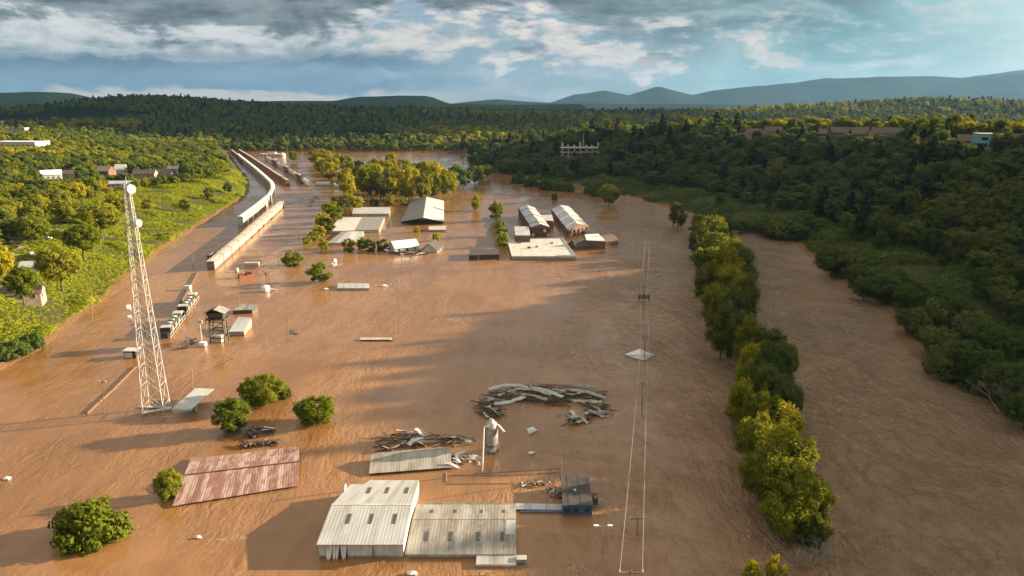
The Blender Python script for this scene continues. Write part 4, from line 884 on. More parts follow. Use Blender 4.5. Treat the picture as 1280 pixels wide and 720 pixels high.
def dish(z, ang, rad, off):
    x, y = math.cos(ang), math.sin(ang); wv = wd(z)+off; c = V((x*wv, y*wv, z)); b = MB(); n_ = 16; d_ = V((x, y, 0))
    b.tube(c, c+d_*.75, rad, rad, 18); o = b.build('dish_drum', M_TARP, t)
    MB().tube(c+d_*.76, c+d_*.80, rad*.86, rad*.86, 18).build('radome', M_CONC, o); MB().tube(V((0, 0, z)), c, .08).build('mount', M_TOWER, o)
dish(52.0, R(-40), .95, .4); dish(44.6, R(-25), .8, .5); dish(25.6, R(195), .75, 1.0); dish(23.2, R(200), .75, 1.0)
MB().tube((0, 0, MH), (0, 0, MH+1.6), .06, .04).build('lightning_rod', M_TOWER, t)
for i in range(2):
    s_ = (-1, 1)[i]; MB().tube((s_*.25, -.3, 0), (s_*.25*.4, -.2, MH), .05, .05, 5).build('feeder_cable', M_DARKST, t)
MB().box((0, 0, .25), (6.4, 1.0, .5), .35).build('catwalk', M_WHITE, t); MB().box((-1, 2.4, .15), (7.5, .8, .4), -.2).build('catwalk', M_CONC, t)
h = thing('signal_cabin', 'white and dark equipment cabin in the water behind the mast', 'cabin', P(166, 446)); 
MB().box((0, 0, -.4), (3.4, 2.8, 5)).build('wall', M_BLACK, h); MB().box((0, 0, 2.2), (3.8, 3.2, .2)).build('roof', M_WHITE, h); MB().box((-.4, -1.46, .9), (2.2, .1, 1.6)).build('door', M_WHITE, h)

# --- canopy on a pillar by the mast
o, q = floater('canopy_roof', 'tilted white ribbed canopy roof on a pillar beside the mast', 'canopy', ((215, 511), (240, 511), (268, 486), (244, 485)), (2.2, 2.0, 2.0, 2.2), M_ROOFW)
sheets(o, *q, 6, M_ROOFW, .05, 2); MB().tube(bil(*q, .85, .25)-V((0, 0, .1)), V((bil(*q, .85, .25).x, bil(*q, .85, .25).y, BED)), .45, n=10).build('pillar', M_CONC, o); MB().tube(bil(*q, .25, .7)-V((0, 0, .1)), V((bil(*q, .25, .7).x, bil(*q, .25, .7).y, BED)), .3, n=8).build('pillar', M_CONC, o)
d_ = q[1]-q[0]; MB().box((q[0]+q[1])/2-V((0, .05, .25)), (d_.length, .15, .5), math.atan2(d_.y, d_.x)).build('fascia', M_WHITE, o)

# --- sand tower, sheds and rail yard machinery
c = P(275, 427); t = thing('sanding_tower', 'dark steel sanding tower with hopper and pitched cap by the locomotives', 'tower', c)
for sx in (-1, 1):
    for sy in (-1, 1): MB().tube((sx*2.2, sy*1.6, BED), (sx*2.0, sy*1.4, 7.2), .22).build('leg', M_DARKST, t)
for z in (1.5, 4.0, 6.6):
    for a, b in (((-2.1, -1.5), (2.1, -1.5)), ((2.1, -1.5), (2.1, 1.5)), ((2.1, 1.5), (-2.1, 1.5)), ((-2.1, 1.5), (-2.1, -1.5))):
        MB().tube((*a, z), (*b, z), .13, n=6).build('girder', M_DARKST, t)
        if z < 6: MB().tube((*a, z), (*b, z+2.5), .1, n=5).build('brace', M_DARKST, t)
MB().box((0, 0, 7.4), (6.0, 4.2, .3)).build('platform', M_DARKST, t)
MB().add([(-2, -1.4, 7.6), (2, -1.4, 7.6), (2, 1.4, 7.6), (-2, 1.4, 7.6), (-2.6, -1.9, 9.4), (2.6, -1.9, 9.4), (2.6, 1.9, 9.4), (-2.6, 1.9, 9.4)], [(3, 2, 1, 0), (4, 5, 6, 7), (0, 1, 5, 4), (1, 2, 6, 5), (2, 3, 7, 6), (3, 0, 4, 7)]).build('hopper', M_DARKST, t)
for sg, m_ in ((-1, M_DARKROOF), (1, M_ROOFG2)): MB().slab([(sg*3.0, -2.3, 9.5), (0, -2.3, 10.8), (0, 2.3, 10.8), (sg*3.0, 2.3, 9.5)], .15).build('cap_roof', m_, t)
MB().box((-.4, -.2, 1.0), (2.6, 2.0, 2.2)).build('pump_house', M_CONC, t)
for s_ in (-1, 1): MB().tube((s_*2.7, -1.9, 9), (s_*2.9, -1.9, 3.2), .12, n=6).build('spout', M_STEEL, t)
o, q = floater('yard_shed_roof', 'pale tilted shed roof just right of the sanding tower', 'shed', ((285, 415), (305, 414), (314, 397), (298, 396)), (1.5, 1.5, 3.0, 3.0), M_ROOFW); sheets(o, *q, 5, M_ROOFW, .05, 1); MB().slab([p-V((0, 0, .3)) for p in q], 3.5).build('wall', M_TAN, o)
o, q = floater('yard_shed_roof', 'grey shed roof with dark open end behind the sanding tower', 'shed', ((291, 388), (315, 387), (322, 380), (302, 379)), (1.4, 1.4, 2.6, 2.6), M_ROOFG); sheets(o, *q, 5, M_ROOFG, .05, 1); MB().slab([p-V((0, 0, .3)) for p in q], 3.5).build('wall', M_DARKST, o)
c = P(332, 364); t = thing('white_tank', 'stubby white tank lying in the open water near a small round tree', 'tank', c); MB().lathe((0, 0, -1.8), [(1.6, 0), (1.7, .2), (1.7, 3.4), (1.4, 3.9), (.4, 4.1)], 14).build('shell', M_TARP, t, True); MB().tube((1.5, 0, 1), (4.2, .4, .3), .3).build('pipe', M_WHITE, t)
# red loader, tipped
c = P(308, 347); t = thing('red_loader', 'tipped red yard loader with a raised boom among floating scraps', 'loader', c, R(35))
MB().box((0, 0, -.2), (6.2, 2.6, 2.6)).build('chassis', M_MACH, t); MB().box((1.2, 0, 1.9), (2.2, 2.2, 1.8)).build('cab', M_MACH, t); MB().box((1.2, -1.13, 2.0), (1.6, .08, 1.1)).build('window', M_GLASS, t)
MB().tube((-1.5, .3, 1.0), (5.5, .6, 3.4), .3, .25).build('boom', M_MACH, t); MB().tube((5.5, .6, 3.4), (8.5, .8, .6), .24, .2).build('boom_arm', M_RUST, t); MB().box((-2.2, 0, 1.4), (1.6, 2.2, .9)).build('engine_cover', M_RUST, t); MB().box((8.6, .8, .3), (1.2, 1.6, .9)).build('bucket', M_RUST, t)
for i, (x, y, lb) in enumerate(((296, 340, 'upright white drum left of the red loader'), (315, 331, 'white barge-like box behind the red loader'))):
    t = thing('drum' if i == 0 else 'crate', lb, 'drum' if i == 0 else 'box', P(x, y))
    if i == 0: MB().lathe((0, 0, -1.8), [(.8, 0), (.85, 1.6), (.8, 1.7), (.85, 3.3), (.7, 3.5)], 12).build('shell', M_WHITE, t); MB().lathe((0, 0, 1.71), [(.3, 0), (.3, .15)], 8).build('lid', M_RUST, t)
    else: MB().box((0, 0, .1), (6, 2, 1.6), .1).build('body', M_WHITE, t); MB().box((0, 0, 1.0), (6.2, 2.2, .14), .1).build('lid', M_CONC, t)
# signal box and posts near sand tower
t = thing('signal_post', 'white relay box under a slim post in front of the locomotives', 'signal', P(254, 433)); MB().box((0, 0, -.2), (1.8, 1.6, 3.2)).build('cabinet', M_TARP, t); MB().tube((-.3, .2, BED), (-.3, .2, 8.2), .12).build('post', M_WHITE, t); MB().box((-.3, .2, 7.6), (1.4, .3, .9)).build('signal_head', M_CONC, t)
t = thing('relay_box', 'small white relay box on the drowned rail line', 'relay box', P(235, 362)); MB().box((0, 0, -.2), (2.2, 1.8, 3.4)).build('cabinet', M_TARP, t); MB().box((0, 0, 1.56), (2.5, 2.1, .12)).build('lid', M_CONC, t)
o = thing('floating_platform', 'narrow grey decked platform afloat with an upright stake', 'platform', P(472, 425))
for i in range(4): MB().box((-4.2+i*2.4, 0, .25), (2.3, 1.9, .4)).build('deck_board', M_CONC, o)
MB().tube((5.4, .4, BED), (5.2, .4, 5.2), .12).build('stake', M_POLE, o); MB().box((0, -.98, .1), (9.6, .1, .5)).build('edge_beam', M_DARKST, o)
o, q = floater('driftwood', 'small floating board with a trailing plank near a lone pole', 'board', ((366, 416), (373, 417), (375, 410), (371, 409)), (.4, .3, .6, .6), M_WOOD); MB().slab(q, .15).build('panel', M_WOOD, o); MB().tube(q[2], q[2]+V((4, 2, .2)), .1).build('plank', M_WOOD, o)
for i, (x, y, s_) in enumerate(((664, 567, 1), (8, 599, 1.1), (248, 673, .8), (597, 324, 1.6), (515, 718, 1.2), (407, 362, 1.5), (480, 358, 1.8))):
    lbs = ('scrap of white plastic drifting below the silo', 'white scrap drifting in the open flood below the mast', 'white scrap drifting right of the wide shrub', 'white float near the black container', 'white scrap drifting before the white warehouse', 'grey scrap left of the long roof slab', 'white scrap at the end of the long roof slab')
    t = thing('floating_scrap', lbs[i], 'scrap', P(x, y)); a = MB(); nn = 7; pts = [V((math.cos(k/nn*6.28)*s_*random.uniform(.6, 1), math.sin(k/nn*6.28)*s_*random.uniform(.3, .6), .12+random.uniform(0, .25))) for k in range(nn)]; a.add(pts+[V((0, 0, .5*s_))]+[p-V((0, 0, .4)) for p in pts], [(k, (k+1) % nn, nn) for k in range(nn)]+[(nn+1+k, nn+1+(k+1) % nn, (k+1) % nn, k) for k in range(nn)]); a.build('sheet', M_TARP, t)

# --- silo and pipes
c = P(614, 567); t = thing('silo', 'grey steel silo with conical top standing by the wreckage', 'silo', (c.x, c.y+1.2, 0))
MB().lathe((0, 0, BED), [(1.25, 0), (1.25, 4.4), (1.28, 4.45)], 20).build('lower_shell', M_STEEL, t); MB().lathe((0, 0, 1.45), [(1.34, 0), (1.34, .22)], 20).build('band', M_DARKST, t)
MB().lathe((0, 0, 1.7), [(1.38, 0), (1.40, 2.2), (1.42, 4.0), (1.2, 4.5), (.45, 5.3), (.4, 5.5)], 20).build('upper_shell', M_STEEL, t); MB().tube((1.3, -.4, 6.0), (2.6, -.8, 4.6), .35).build('chute', M_CONC, t); MB().tube((1.5, -.4, -3), (1.5, -.4, 2.2), .1).build('pipe', M_STEEL, t); MB().box((.3, -1.3, .3), (1.2, .6, .8)).build('hatch', M_STEEL, t)
t = thing('white_pipe', 'tall white pipe leaning left of the silo', 'pipe', P(602, 592)); p0 = P(602, 592); p1 = PY(605, 534, p0.y+1); MB().tube((0, 0, BED), p1-p0, .16, .14).build('shaft', M_TARP, t); MB().tube(p1-p0, p1-p0+V((.9, 0, .25)), .12).build('elbow', M_TARP, t)
t = thing('floating_boom', 'thin floating timber lines strung behind the grey shed', 'boom', P(600, 600))
for a, b in (((558, 590), (558, 602)), ((560, 593.5), (634, 594)), ((634, 594), (700, 590)), ((556, 604.5), (636, 604)), ((592, 592), (700, 585))):
    p0, p1 = P(*a, .12)-P(600, 600), P(*b, .12)-P(600, 600); MB().tube(p0, p1, .07).build('timber', M_RAILP, t)

# --- railway: locomotives, drowned rail line, wagons
def loco(a, b, label):
    d_ = b-a; t = thing('locomotive', label, 'locomotive', (a.x, a.y, 0), math.atan2(d_.y, d_.x), 'coupled locomotives'); Lg = d_.length
    MB().box((Lg/2, 0, -.1), (Lg, 3.0, .5)).build('frame', M_WOOD, t); MB().box((Lg*.56, 0, 1.4), (Lg*.72, 1.9, 2.7)).build('long_hood', M_BLACK, t)
    MB().box((Lg*.13, 0, 1.6), (2.6, 2.9, 3.1)).build('cab', M_BLACK, t); MB().box((Lg*.13, 0, 3.2), (2.9, 3.0, .16)).build('cab_roof', M_CONC, t); MB().box((1.2, 0, .9), (1.9, 1.8, 1.7)).build('nose', M_BLACK, t)
    for i in range(4): MB().lathe((Lg*(.36+.15*i), 0, 2.76), [(.75, 0), (.75, .25), (.2, .3)], 10).build('roof_fan', M_STEEL if i % 2 else M_WHITE, t)
    MB().box((Lg*.84, 0, 2.9), (3.2, 2.8, .5)).build('radiator', M_CONC, t)
    for sy in (-1, 1):
        MB().box((Lg/2, sy*1.47, .2), (Lg*.96, .16, .12)).build('walkway', M_RAILP, t); MB().tube((.6, sy*1.5, 1.2), (Lg-.6, sy*1.5, 1.2), .05, n=5).build('handrail', M_TARP, t)
        for i in range(6): MB().tube((.7+(Lg-1.4)*i/5, sy*1.5, .2), (.7+(Lg-1.4)*i/5, sy*1.5, 1.2), .05, n=5).build('stanchion', M_TARP, t)
    for i in range(3): MB().box((Lg*(.3+.2*i), -1.0, 1.3), (2.0, .1, 1.3)).build('louvre', M_STEEL, t)
    return t
la, lb = P(206, 424), P(244, 374); mid = lerp(la, lb, .5); u = (lb-la).normalized()
loco(la, mid-u*.7, 'black locomotive of the coupled pair nearer the mast'); loco(mid+u*.7, lb, 'black locomotive of the coupled pair farther from the mast')
t = thing('drowned_rail', 'thin brown line of drowned rail running up to the mast', 'rail', P(110, 514))
for a, b in (((108, 517), (140, 488)), ((140, 488), (170, 458))):
    p0, p1 = P(*a, .15)-P(110, 514), P(*b, .15)-P(110, 514); MB().box((p0+p1)/2, ((p1-p0).length-.1, .5, .5), math.atan2((p1-p0).y, (p1-p0).x)).build('rail', M_RUST, t)
t = thing('drowned_rail', 'thin brown line of drowned rail between locomotives and tan boxcars', 'rail', P(240, 360))
p0, p1 = P(222, 385, .2)-P(240, 360), P(247, 340, .2)-P(240, 360); MB().box((p0+p1)/2, ((p1-p0).length, .5, .6), math.atan2((p1-p0).y, (p1-p0).x)).build('rail', M_WOODD, t)

def wagon_proto(kind, Lg, H, Wd):
    t = thing(kind, 'wagon', 'wagon'); 
    if kind == 'boxcar':
        m0, m1, mr = M_RAILT, M_RAILP, M_RAILP
        MB().box((0, 0, H/2-1), (Lg, Wd, H+2)).build('body', m0, t); MB().box((0, 0, H+.06), (Lg+.1, Wd+.1, .14)).build('roof', mr, t)
        pm = MB().box((0, 0, 0), (Lg/6-.7, .1, H*.62)).mesh('side_panel', m1)
        for s_ in (-1, 1):
            for i in range(6): link('side_panel', pm, t, (-Lg/2+Lg*(i+.5)/6, s_*(Wd/2+.03), H*.52))
        for x in (-Lg/2+.1, Lg/2-.1): MB().box((x, 0, H*.5), (.12, Wd*.2, H)).build('ladder', M_RUST, t)
        MB().box((0, 0, H+.2), (Lg*.96, .5, .1)).build('walkway', M_CONC, t)
    elif kind == 'tall_wagon':
        MB().box((0, 0, H/2-1), (Lg, Wd, H+2)).build('body', M_RAILW, t)
        MB().add([(x, y, z) for x in (-Lg/2, Lg/2) for y, z in ((-Wd/2-.1, H), (-Wd/4, H+.35), (Wd/4, H+.35), (Wd/2+.1, H))], [(0, 1, 5, 4), (1, 2, 6, 5), (2, 3, 7, 6), (0, 3, 2, 1), (4, 5, 6, 7), (0, 4, 7, 3)]).build('roof', M_TARP, t)
        rm = MB().box((0, 0, 0), (.16, .12, H*.9)).mesh('side_rib', M_STEEL)
        for s_ in (-1, 1):
            for i in range(8): link('side_rib', rm, t, (-Lg/2+Lg*(i+.5)/8, s_*(Wd/2+.05), H*.5))
    elif kind == 'hopper_wagon':
        MB().add([(x*k, y*k2, z) for z, k, k2 in ((-1.5, .8, .9), (H*.4, 1, 1), (H, 1, 1)) for x, y in ((-Lg/2, -Wd/2), (Lg/2, -Wd/2), (Lg/2, Wd/2), (-Lg/2, Wd/2))], [(3, 2, 1, 0)]+[(4*r_+i, 4*r_+(i+1) % 4, 4*r_+4+(i+1) % 4, 4*r_+4+i) for r_ in range(2) for i in range(4)]+[(8, 9, 10, 11)]).build('body', M_RUST, t)
        MB().box((0, 0, H+.1), (Lg*.9, Wd*.5, .3)).build('roof_hatch', M_RAILP, t)
        rm = MB().box((0, 0, 0), (.2, .12, H*.6)).mesh('side_rib', M_RUST)
        for s_ in (-1, 1):
            for i in range(6): link('side_rib', rm, t, (-Lg/2+Lg*(i+.5)/6, s_*(Wd/2+.05), H*.7))
    else:
        MB().tube((-Lg/2, 0, H*.5), (Lg/2, 0, H*.5), Wd/2, n=14).build('tank', M_WHITE if kind == 'pale_tank_wagon' else M_BLACK, t, False)
        MB().lathe((0, 0, H*.5+Wd/2-.1), [(.7, 0), (.7, .6), (.5, .7)], 10).build('dome', M_CONC, t); MB().box((0, 0, -.3), (Lg*1.04, Wd*.7, .5)).build('frame', M_RUST, t)
        for x in (-.3, .3): MB().tube((x*Lg, 0, H*.5), (x*Lg+.3, 0, H*.5), Wd/2+.06, n=14).build('band', M_CONC, t)
    return t
_wp = {}
def train(pts, kind, Lg, H, Wd, label, group, gap=.9, kinds=None, zoff=0):
    pl = [P(*p) for p in pts]; seg = [0]
    for a, b in zip(pl, pl[1:]): seg.append(seg[-1]+(b-a).length)
    sx_, sy_ = [p.x for p in pl], [p.y for p in pl]; n = int(seg[-1]/(Lg+gap))
    for i in range(n):
        kd = kinds[i % len(kinds)] if kinds else kind; key = (kd, Lg, H, Wd)
        s0, s1 = i*(Lg+gap), i*(Lg+gap)+Lg; a = V((np.interp(s0, seg, sx_), np.interp(s0, seg, sy_), 0)); b = V((np.interp(s1, seg, sx_), np.interp(s1, seg, sy_), 0))
        if key not in _wp: t = _wp[key] = wagon_proto(*key)
        else: t = copy_tree(_wp[key])
        t.location = (a+b)/2+V((0, 0, zoff)); t.rotation_euler = (0, 0, math.atan2((b-a).y, (b-a).x)); t['label'] = label[kd] if isinstance(label, dict) else label; t['group'] = group+(', '+kd.replace('_', ' ') if isinstance(label, dict) else '')
train(((264, 338), (290, 315), (320, 288), (354, 257)), 'boxcar', 15.6, 3.9, 3.1, 'tan panelled boxcar in the straight line of boxcars beside the vine bank', 'tan boxcars')
train(((301, 283), (320, 268), (338, 252), (342, 243), (340, 236), (331, 227), (318, 215), (306, 205), (297, 197)), 'tall_wagon', 17.5, 5.6, 3.2, 'tall pale ribbed wagon in the curving train along the vine bank', 'pale wagons on the curve')
train(((360, 232), (345, 222), (328, 210), (312, 199), (299, 191)), 'hopper_wagon', 15, 4.8, 3.9, 'rust-brown hopper wagon in the long straight train', 'brown hopper wagons')
train(((386, 233), (372, 223), (357, 213), (343, 205), (332, 199)), 'pale_tank_wagon', 15, 5.0, 4.0, {'pale_tank_wagon': 'pale tank wagon in the shorter mixed train', 'black_tank_wagon': 'black tank wagon in the shorter mixed train', 'hopper_wagon': 'brown hopper wagon in the shorter mixed train'}, 'mixed train', kinds=['pale_tank_wagon', 'pale_tank_wagon', 'black_tank_wagon', 'hopper_wagon', 'black_tank_wagon', 'pale_tank_wagon'])
train(((303, 204), (296, 196), (289, 190)), 'hopper_wagon', 15, 4.0, 3.2, 'rust-brown hopper wagon in the short train against the wooded shore', 'hoppers by the wooded shore')
train(((262, 322), (271, 314)), 'hopper_wagon', 9, .9, 2.6, 'low dark flat wagon between the two nearest wagon trains', 'low dark wagon')
t = thing('silo_works', 'low white works with a domed tank at the far end of the rail yard', 'works', P(338, 195)); t.scale = (.55, .55, .5); MB().box((0, 0, 1.5), (46, 20, 9)).build('wall', M_WHITE, t); MB().box((0, 0, 6.2), (47, 21, .5)).build('roof', M_TARP, t); MB().box((4, 0, 8.6), (20, 10, 4.4)).build('upper_storey', M_RAILP, t); MB().lathe((30, -2, BED), [(8, 0), (8, 8), (5, 11), (1, 12)], 16).build('tank', M_WHITE, t)
for i in range(5): MB().box((-18+9*i, -10.1, 2.5), (4, .2, 2.6)).build('window', M_GLASS, t)
for i, (x, y) in enumerate(((404, 232), (427, 234))):
    t = thing('tank', ['grey domed tank awash beyond the mixed train', 'pale arched tank at the edge of the yellow grove'][i], 'tank', P(x, y)); MB().tube((-6, 0, 1), (6, 1, 1), 2.6, n=14).build('shell', [M_STEEL, M_WHITE][i], t); MB().lathe((0, 0, 3.4), [(.8, 0), (.8, .5)], 10).build('hatch', M_CONC, t)

# --- poles, lamps and lines
def pole(px, pb, pt, label, group=None, arm=0, r=.13, lamp=False, lean=0):
    g = P(px, pb); top = PY(px+lean, pt, g.y); t = thing('street_lamp' if lamp else 'utility_pole', label, 'lamp' if lamp else 'pole', g, 0, group)
    MB().tube((0, 0, BED), top-g, r, r*.8, 7).build('shaft', M_STEEL if lamp else M_POLE, t); q = top-g
    if arm: MB().box(q-V((0, 0, .35)), (arm, .16, .16)).build('cross_arm', M_POLE, t); [MB().tube(q+V((x*arm*.45, 0, -.3)), q+V((x*arm*.45, 0, .05)), .09, n=6).build('insulator', M_TARP, t) for x in (-1, 1)]
    if lamp:
        for x in (-1, 1): MB().tube(q, q+V((x*.9, 0, .15)), .05, n=5).build('arm', M_STEEL, t); MB().box(q+V((x*1.1, 0, .15)), (.8, .4, .18)).build('lamp_head', M_TARP, t)
    return top
for x, b, tt, lb, ar in ((128, 517, 476, 'bare wooden pole on the drowned rail line below the vine bank', 1.6), (240, 492, 463, 'slim pole behind the tilted canopy', 0), (114, 398, 362, 'slim pole at the foot of the vine bank', 0), (298, 388, 352, 'slim pole behind the sanding tower sheds', 0), (262, 425, 402, 'short pole beside the relay box', 0),
                         (360, 424, 398, 'lone pole beside the floating board', 0), (434, 421, 401, 'lone thin pole in open water left of the floating platform', 0), (348, 330, 303, 'slim pole left of the small round tree', 0), (373, 298, 275, 'pale pole in the channel beside the street trees', 0), (502, 356, 320, 'thin pole below the yard wreckage', 1.5), (498, 382, 350, 'thinner pole nearer below the yard wreckage', 0), (513, 340, 318, 'thin pole right of the yard wreckage poles', 0),
                         (598, 333, 318, 'short pole by the white float', 0), (676, 334, 321, 'short pole before the broad white flat roof', 0), (701, 600, 562, 'slim pole behind the dark-roofed block', 0), (241, 335, 318, 'thin pole in the shadow of the tan boxcars', 0), (558, 296, 280, 'slim pole right of the pale low hut', 0), (533, 340, 322, 'thin leaning pole near the dark gabled house', 0), (795, 316, 300, 'dark stub pole upstream of the line', 0)):
    pole(x, b, tt, lb, None, ar)
for x, b, tt, lb in ((754, 692, 658, 'twin-headed street lamp right of the dark-roofed block'),): pole(x, b, tt, lb, None, 0, .08, True)
tops = []
for x, b, tt, ar, lb in ((789, 792, 713, 3.4, 'near utility pole with wide cross arm carrying the river line'), (797, 668, 646, 2.6, 'drowned utility pole of the river line, arm just above water'), (803, 520, 478, 2.4, 'utility pole of the river line below the crumpled roof piece'), (806, 452, 420, 2.4, 'utility pole of the river line behind the crumpled roof piece'), (805, 398, 356, 2.4, 'utility pole of the river line carrying a transformer deck'), (808, 352, 322, 2.2, 'utility pole of the river line upstream of the transformer deck'), (809, 324, 304, 2.2, 'last utility pole of the river line upstream')):
    tops.append(pole(x, b, tt, lb, None, ar))
t = thing('transformer_deck', 'dark transformer deck hung between poles of the river line', 'transformer', P(805, 376))
MB().box((0, .4, 1.0), (4.2, 1.2, .3)).build('deck', M_DARKST, t)
for x in (-1.4, 0, 1.4): MB().lathe((x, .4, 1.15), [(.5, 0), (.5, 1.0), (.35, 1.2)], 10).build('transformer', M_BLACK, t)
for x in (-2, 2): MB().tube((x, .4, BED), (x, .4, 1), .14).build('leg', M_POLE, t)
for i in range(len(tops)-1):
    for sg in (-1, 1):
        if i == 0: continue
        a, b = tops[i]+V((sg*1.0, 0, 0)), tops[i+1]+V((sg*1.0, 0, 0))
        if i == 1: a = tops[0]+V((sg*1.5, 0, 0))
        m_ = MB(); n_ = 10; prev = None
        for k in range(n_+1):
            u = k/n_; p = lerp(a, b, u)-V((0, 0, 4*u*(1-u)*(b-a).length*.012))
            if prev is not None: m_.tube(prev, p, .035, n=5, cap=False)
            prev = p
        tag(m_.build('power_line', M_WIRE), 'thin power wire of the river line strung between its poles', 'wire', 'river line wires')
# line along the right-hand bench
rp = []
for i, y in enumerate((150, 215, 285, 360, 445, 540, 640)):
    x = float(np.interp(y, RY, RX))+50; z = float(zland(x, y)); t = thing('utility_pole', 'wooden utility pole on the shaded right bank below the wooded hill', 'pole', (x, y, z-.5), 0, 'poles on the right bank'); MB().tube((0, 0, 0), (0, 0, 13), .16, .11, 7).build('shaft', M_POLE, t); MB().box((0, 0, 12.4), (3, .16, .16)).build('cross_arm', M_POLE, t); rp.append(V((x, y, z+12.1)))
for a, b in zip(rp, rp[1:]):
    for sg in (-1.4, 0, 1.4):
        m_ = MB(); prev = None
        for k in range(11):
            u = k/10; p = lerp(a, b, u)+V((sg, 0, -4*u*(1-u)*1.6))
            if prev is not None: m_.tube(prev, p, .03, n=4, cap=False)
            prev = p
        tag(m_.build('power_line', M_WIRED), 'thin power wire along the shaded right bank', 'wire', 'right bank wires')

SIGHT = []
def ridge_at(px, r):
    """point on the right-hand hill, r metres in from the shore, on the sight line of a pixel column"""
    Ys = np.arange(150, 1100, 2.0); Xs = (px-640)/F*Ys*1.03; k = int(np.argmin(np.abs(dR(Xs, Ys)-r))); return V((Xs[k], Ys[k], float(zland(Xs[k], Ys[k]))))
# --- houses on both shores
def hs(px, py, z, name, label, w_, d_, hw, hr, rz, mw, mr, chim=False, cat='house', lift=1.0, at=None):
    o = gable_house(name, label, px, py, w_, d_, hw, hr, rz, mw, mr, z=z, cat=cat, zb=-2.0, chim=chim, at=at or PT(px, py, lift)); x, y, _z = o.location
    HOUSES.append((x, y, max(w_, d_)*.75)); 
    SIGHT.append((x, y, _z+(hw*.6 if x < 0 else hw*1.25), max(w_, d_)*.5+(2 if x < 0 else -2)))
    return o
hs(30, 372, 11, 'cottage', 'tan brick cottage at the foot of the big left shore tree', 11, 8, 3, 5, .4, M_TAN, M_SHING)
hs(44, 336, 11, 'white_hut', 'white hut glimpsed between the big left shore trees', 8, 6, 2.6, 4, .3, M_WHITE, M_ROOFW)
hs(65, 224, 18, 'house', 'white gabled house among the trees far up the left shore', 13, 9, 5, 8, .5, M_WHITE, M_TARP)
hs(85, 222, 18, 'house', 'brown shingled house right of the white gabled house', 14, 9, 4, 7, .2, M_TAN, M_SHING)
hs(133, 219, 17, 'house', 'pinkish house with a brick chimney beside the lawn', 12, 9, 5, 8.5, -.2, M_BRICK, M_TAN, True)
hs(152, 217, 17, 'house', 'small white house with steep roof next to the pinkish house', 8, 8, 5, 9, .1, M_WHITE, M_TARP)
hs(182, 221, 17, 'house', 'brown house with long roof above the vine slope', 17, 9, 4, 7, .1, M_TAN, M_SHING, True)
hs(205, 220, 17, 'house', 'tan house facing the vine slope', 15, 10, 4.5, 7, 0, M_TAN, M_SHING)
hs(218, 218, 17, 'house', 'white ended house at the edge of the dense left wood', 9, 9, 6, 8.5, .2, M_WHITE, M_ROOFG)
hs(150, 232, 15, 'garage', 'long white garage above the vine slope', 16, 8, 3, 4.6, .2, M_WHITE, M_ROOFW, cat='garage')
def block(px, py, z, name, label, w_, d_, h_, rz, mw, mr, nwin, cat='building', lift=3.0, at=None):
    c = at or PT(px, py, lift); o = thing(name, label, cat, c, rz)
    MB().box((0, 0, h_/2-1), (w_, d_, h_+2)).build('wall', mw, o); MB().box((0, 0, h_+.15), (w_+.8, d_+.8, .35)).build('roof', mr, o)
    for f_ in range(max(1, int(h_/3.6))):
        for i in range(nwin):
            wn = MB().box((-w_/2+w_*(i+.5)/nwin, -d_/2-.06, 1.7+f_*3.4), (w_/nwin*.6, .12, 1.7)).build('window', M_GLASS, o)
    HOUSES.append((o.location.x, o.location.y, w_*.6)); SIGHT.append((o.location.x, o.location.y, o.location.z+h_*(.4 if 'house' in name else .75), w_*.5+.5)); return o
block(26, 184, 26, 'flat_block', 'long white flat-roofed block on the left hillside', 52, 22, 9, -.1, M_WHITE, M_TARP, 9)
block(22, 164, 30, 'flat_block', 'pale flat block above the long white one', 40, 20, 8, -.1, M_CONC, M_WHITE, 6)
block(5, 156, 30, 'flat_block', 'small pale block highest on the left hillside', 36, 20, 8, 0, M_WHITE, M_TARP, 5)
# right ridge
o = block(1205, 192, 50, 'modern_house', 'teal and white boxy modern house on the wooded ridge', 11, 11, 11, -.25, M_TEAL, M_WHITE, 2, 'house', 2.0, ridge_at(1205, 112))
MB().box((3.2, -5.7, 8.6), (3.2, .3, 1.4)).build('window', M_BLACK, o); MB().box((-4.8, -4.5, 2.5), (4, 6, 7)).build('side_wing', M_DARKST, o)
hs(1188, 186, 50, 'house', 'dark shingled house left of the teal house', 12, 9, 4.5, 8, -.3, M_SHING, M_SHING, at=ridge_at(1183, 116))
hs(1232, 184, 50, 'house', 'brown house right of the teal house', 14, 9, 4.5, 8, -.2, M_TAN, M_SHING, at=ridge_at(1236, 120))
for i, (x, y, w_) in enumerate(((935, 166, 24), (955, 165, 20), (1015, 160, 14), (1040, 162, 26), (1062, 162, 22), (1085, 165, 20))):
    hs(x, y, 46, 'ridge_house', ('long tan row house on the ridge under yellow trees', 'tan gabled row house next to the long one on the ridge', 'blue-grey house on the ridge beside a rusty-leaved tree', 'long brown terrace on the ridge', 'brown gabled terrace end on the ridge', 'brown house behind the ridge trees')[i], w_, 10, 5, 8.5, -.1, [M_TAN, M_TAN, M_BLUE, M_SHING, M_SHING, M_TAN][i], M_SHING, at=ridge_at(x, 114+4*(i % 2)))
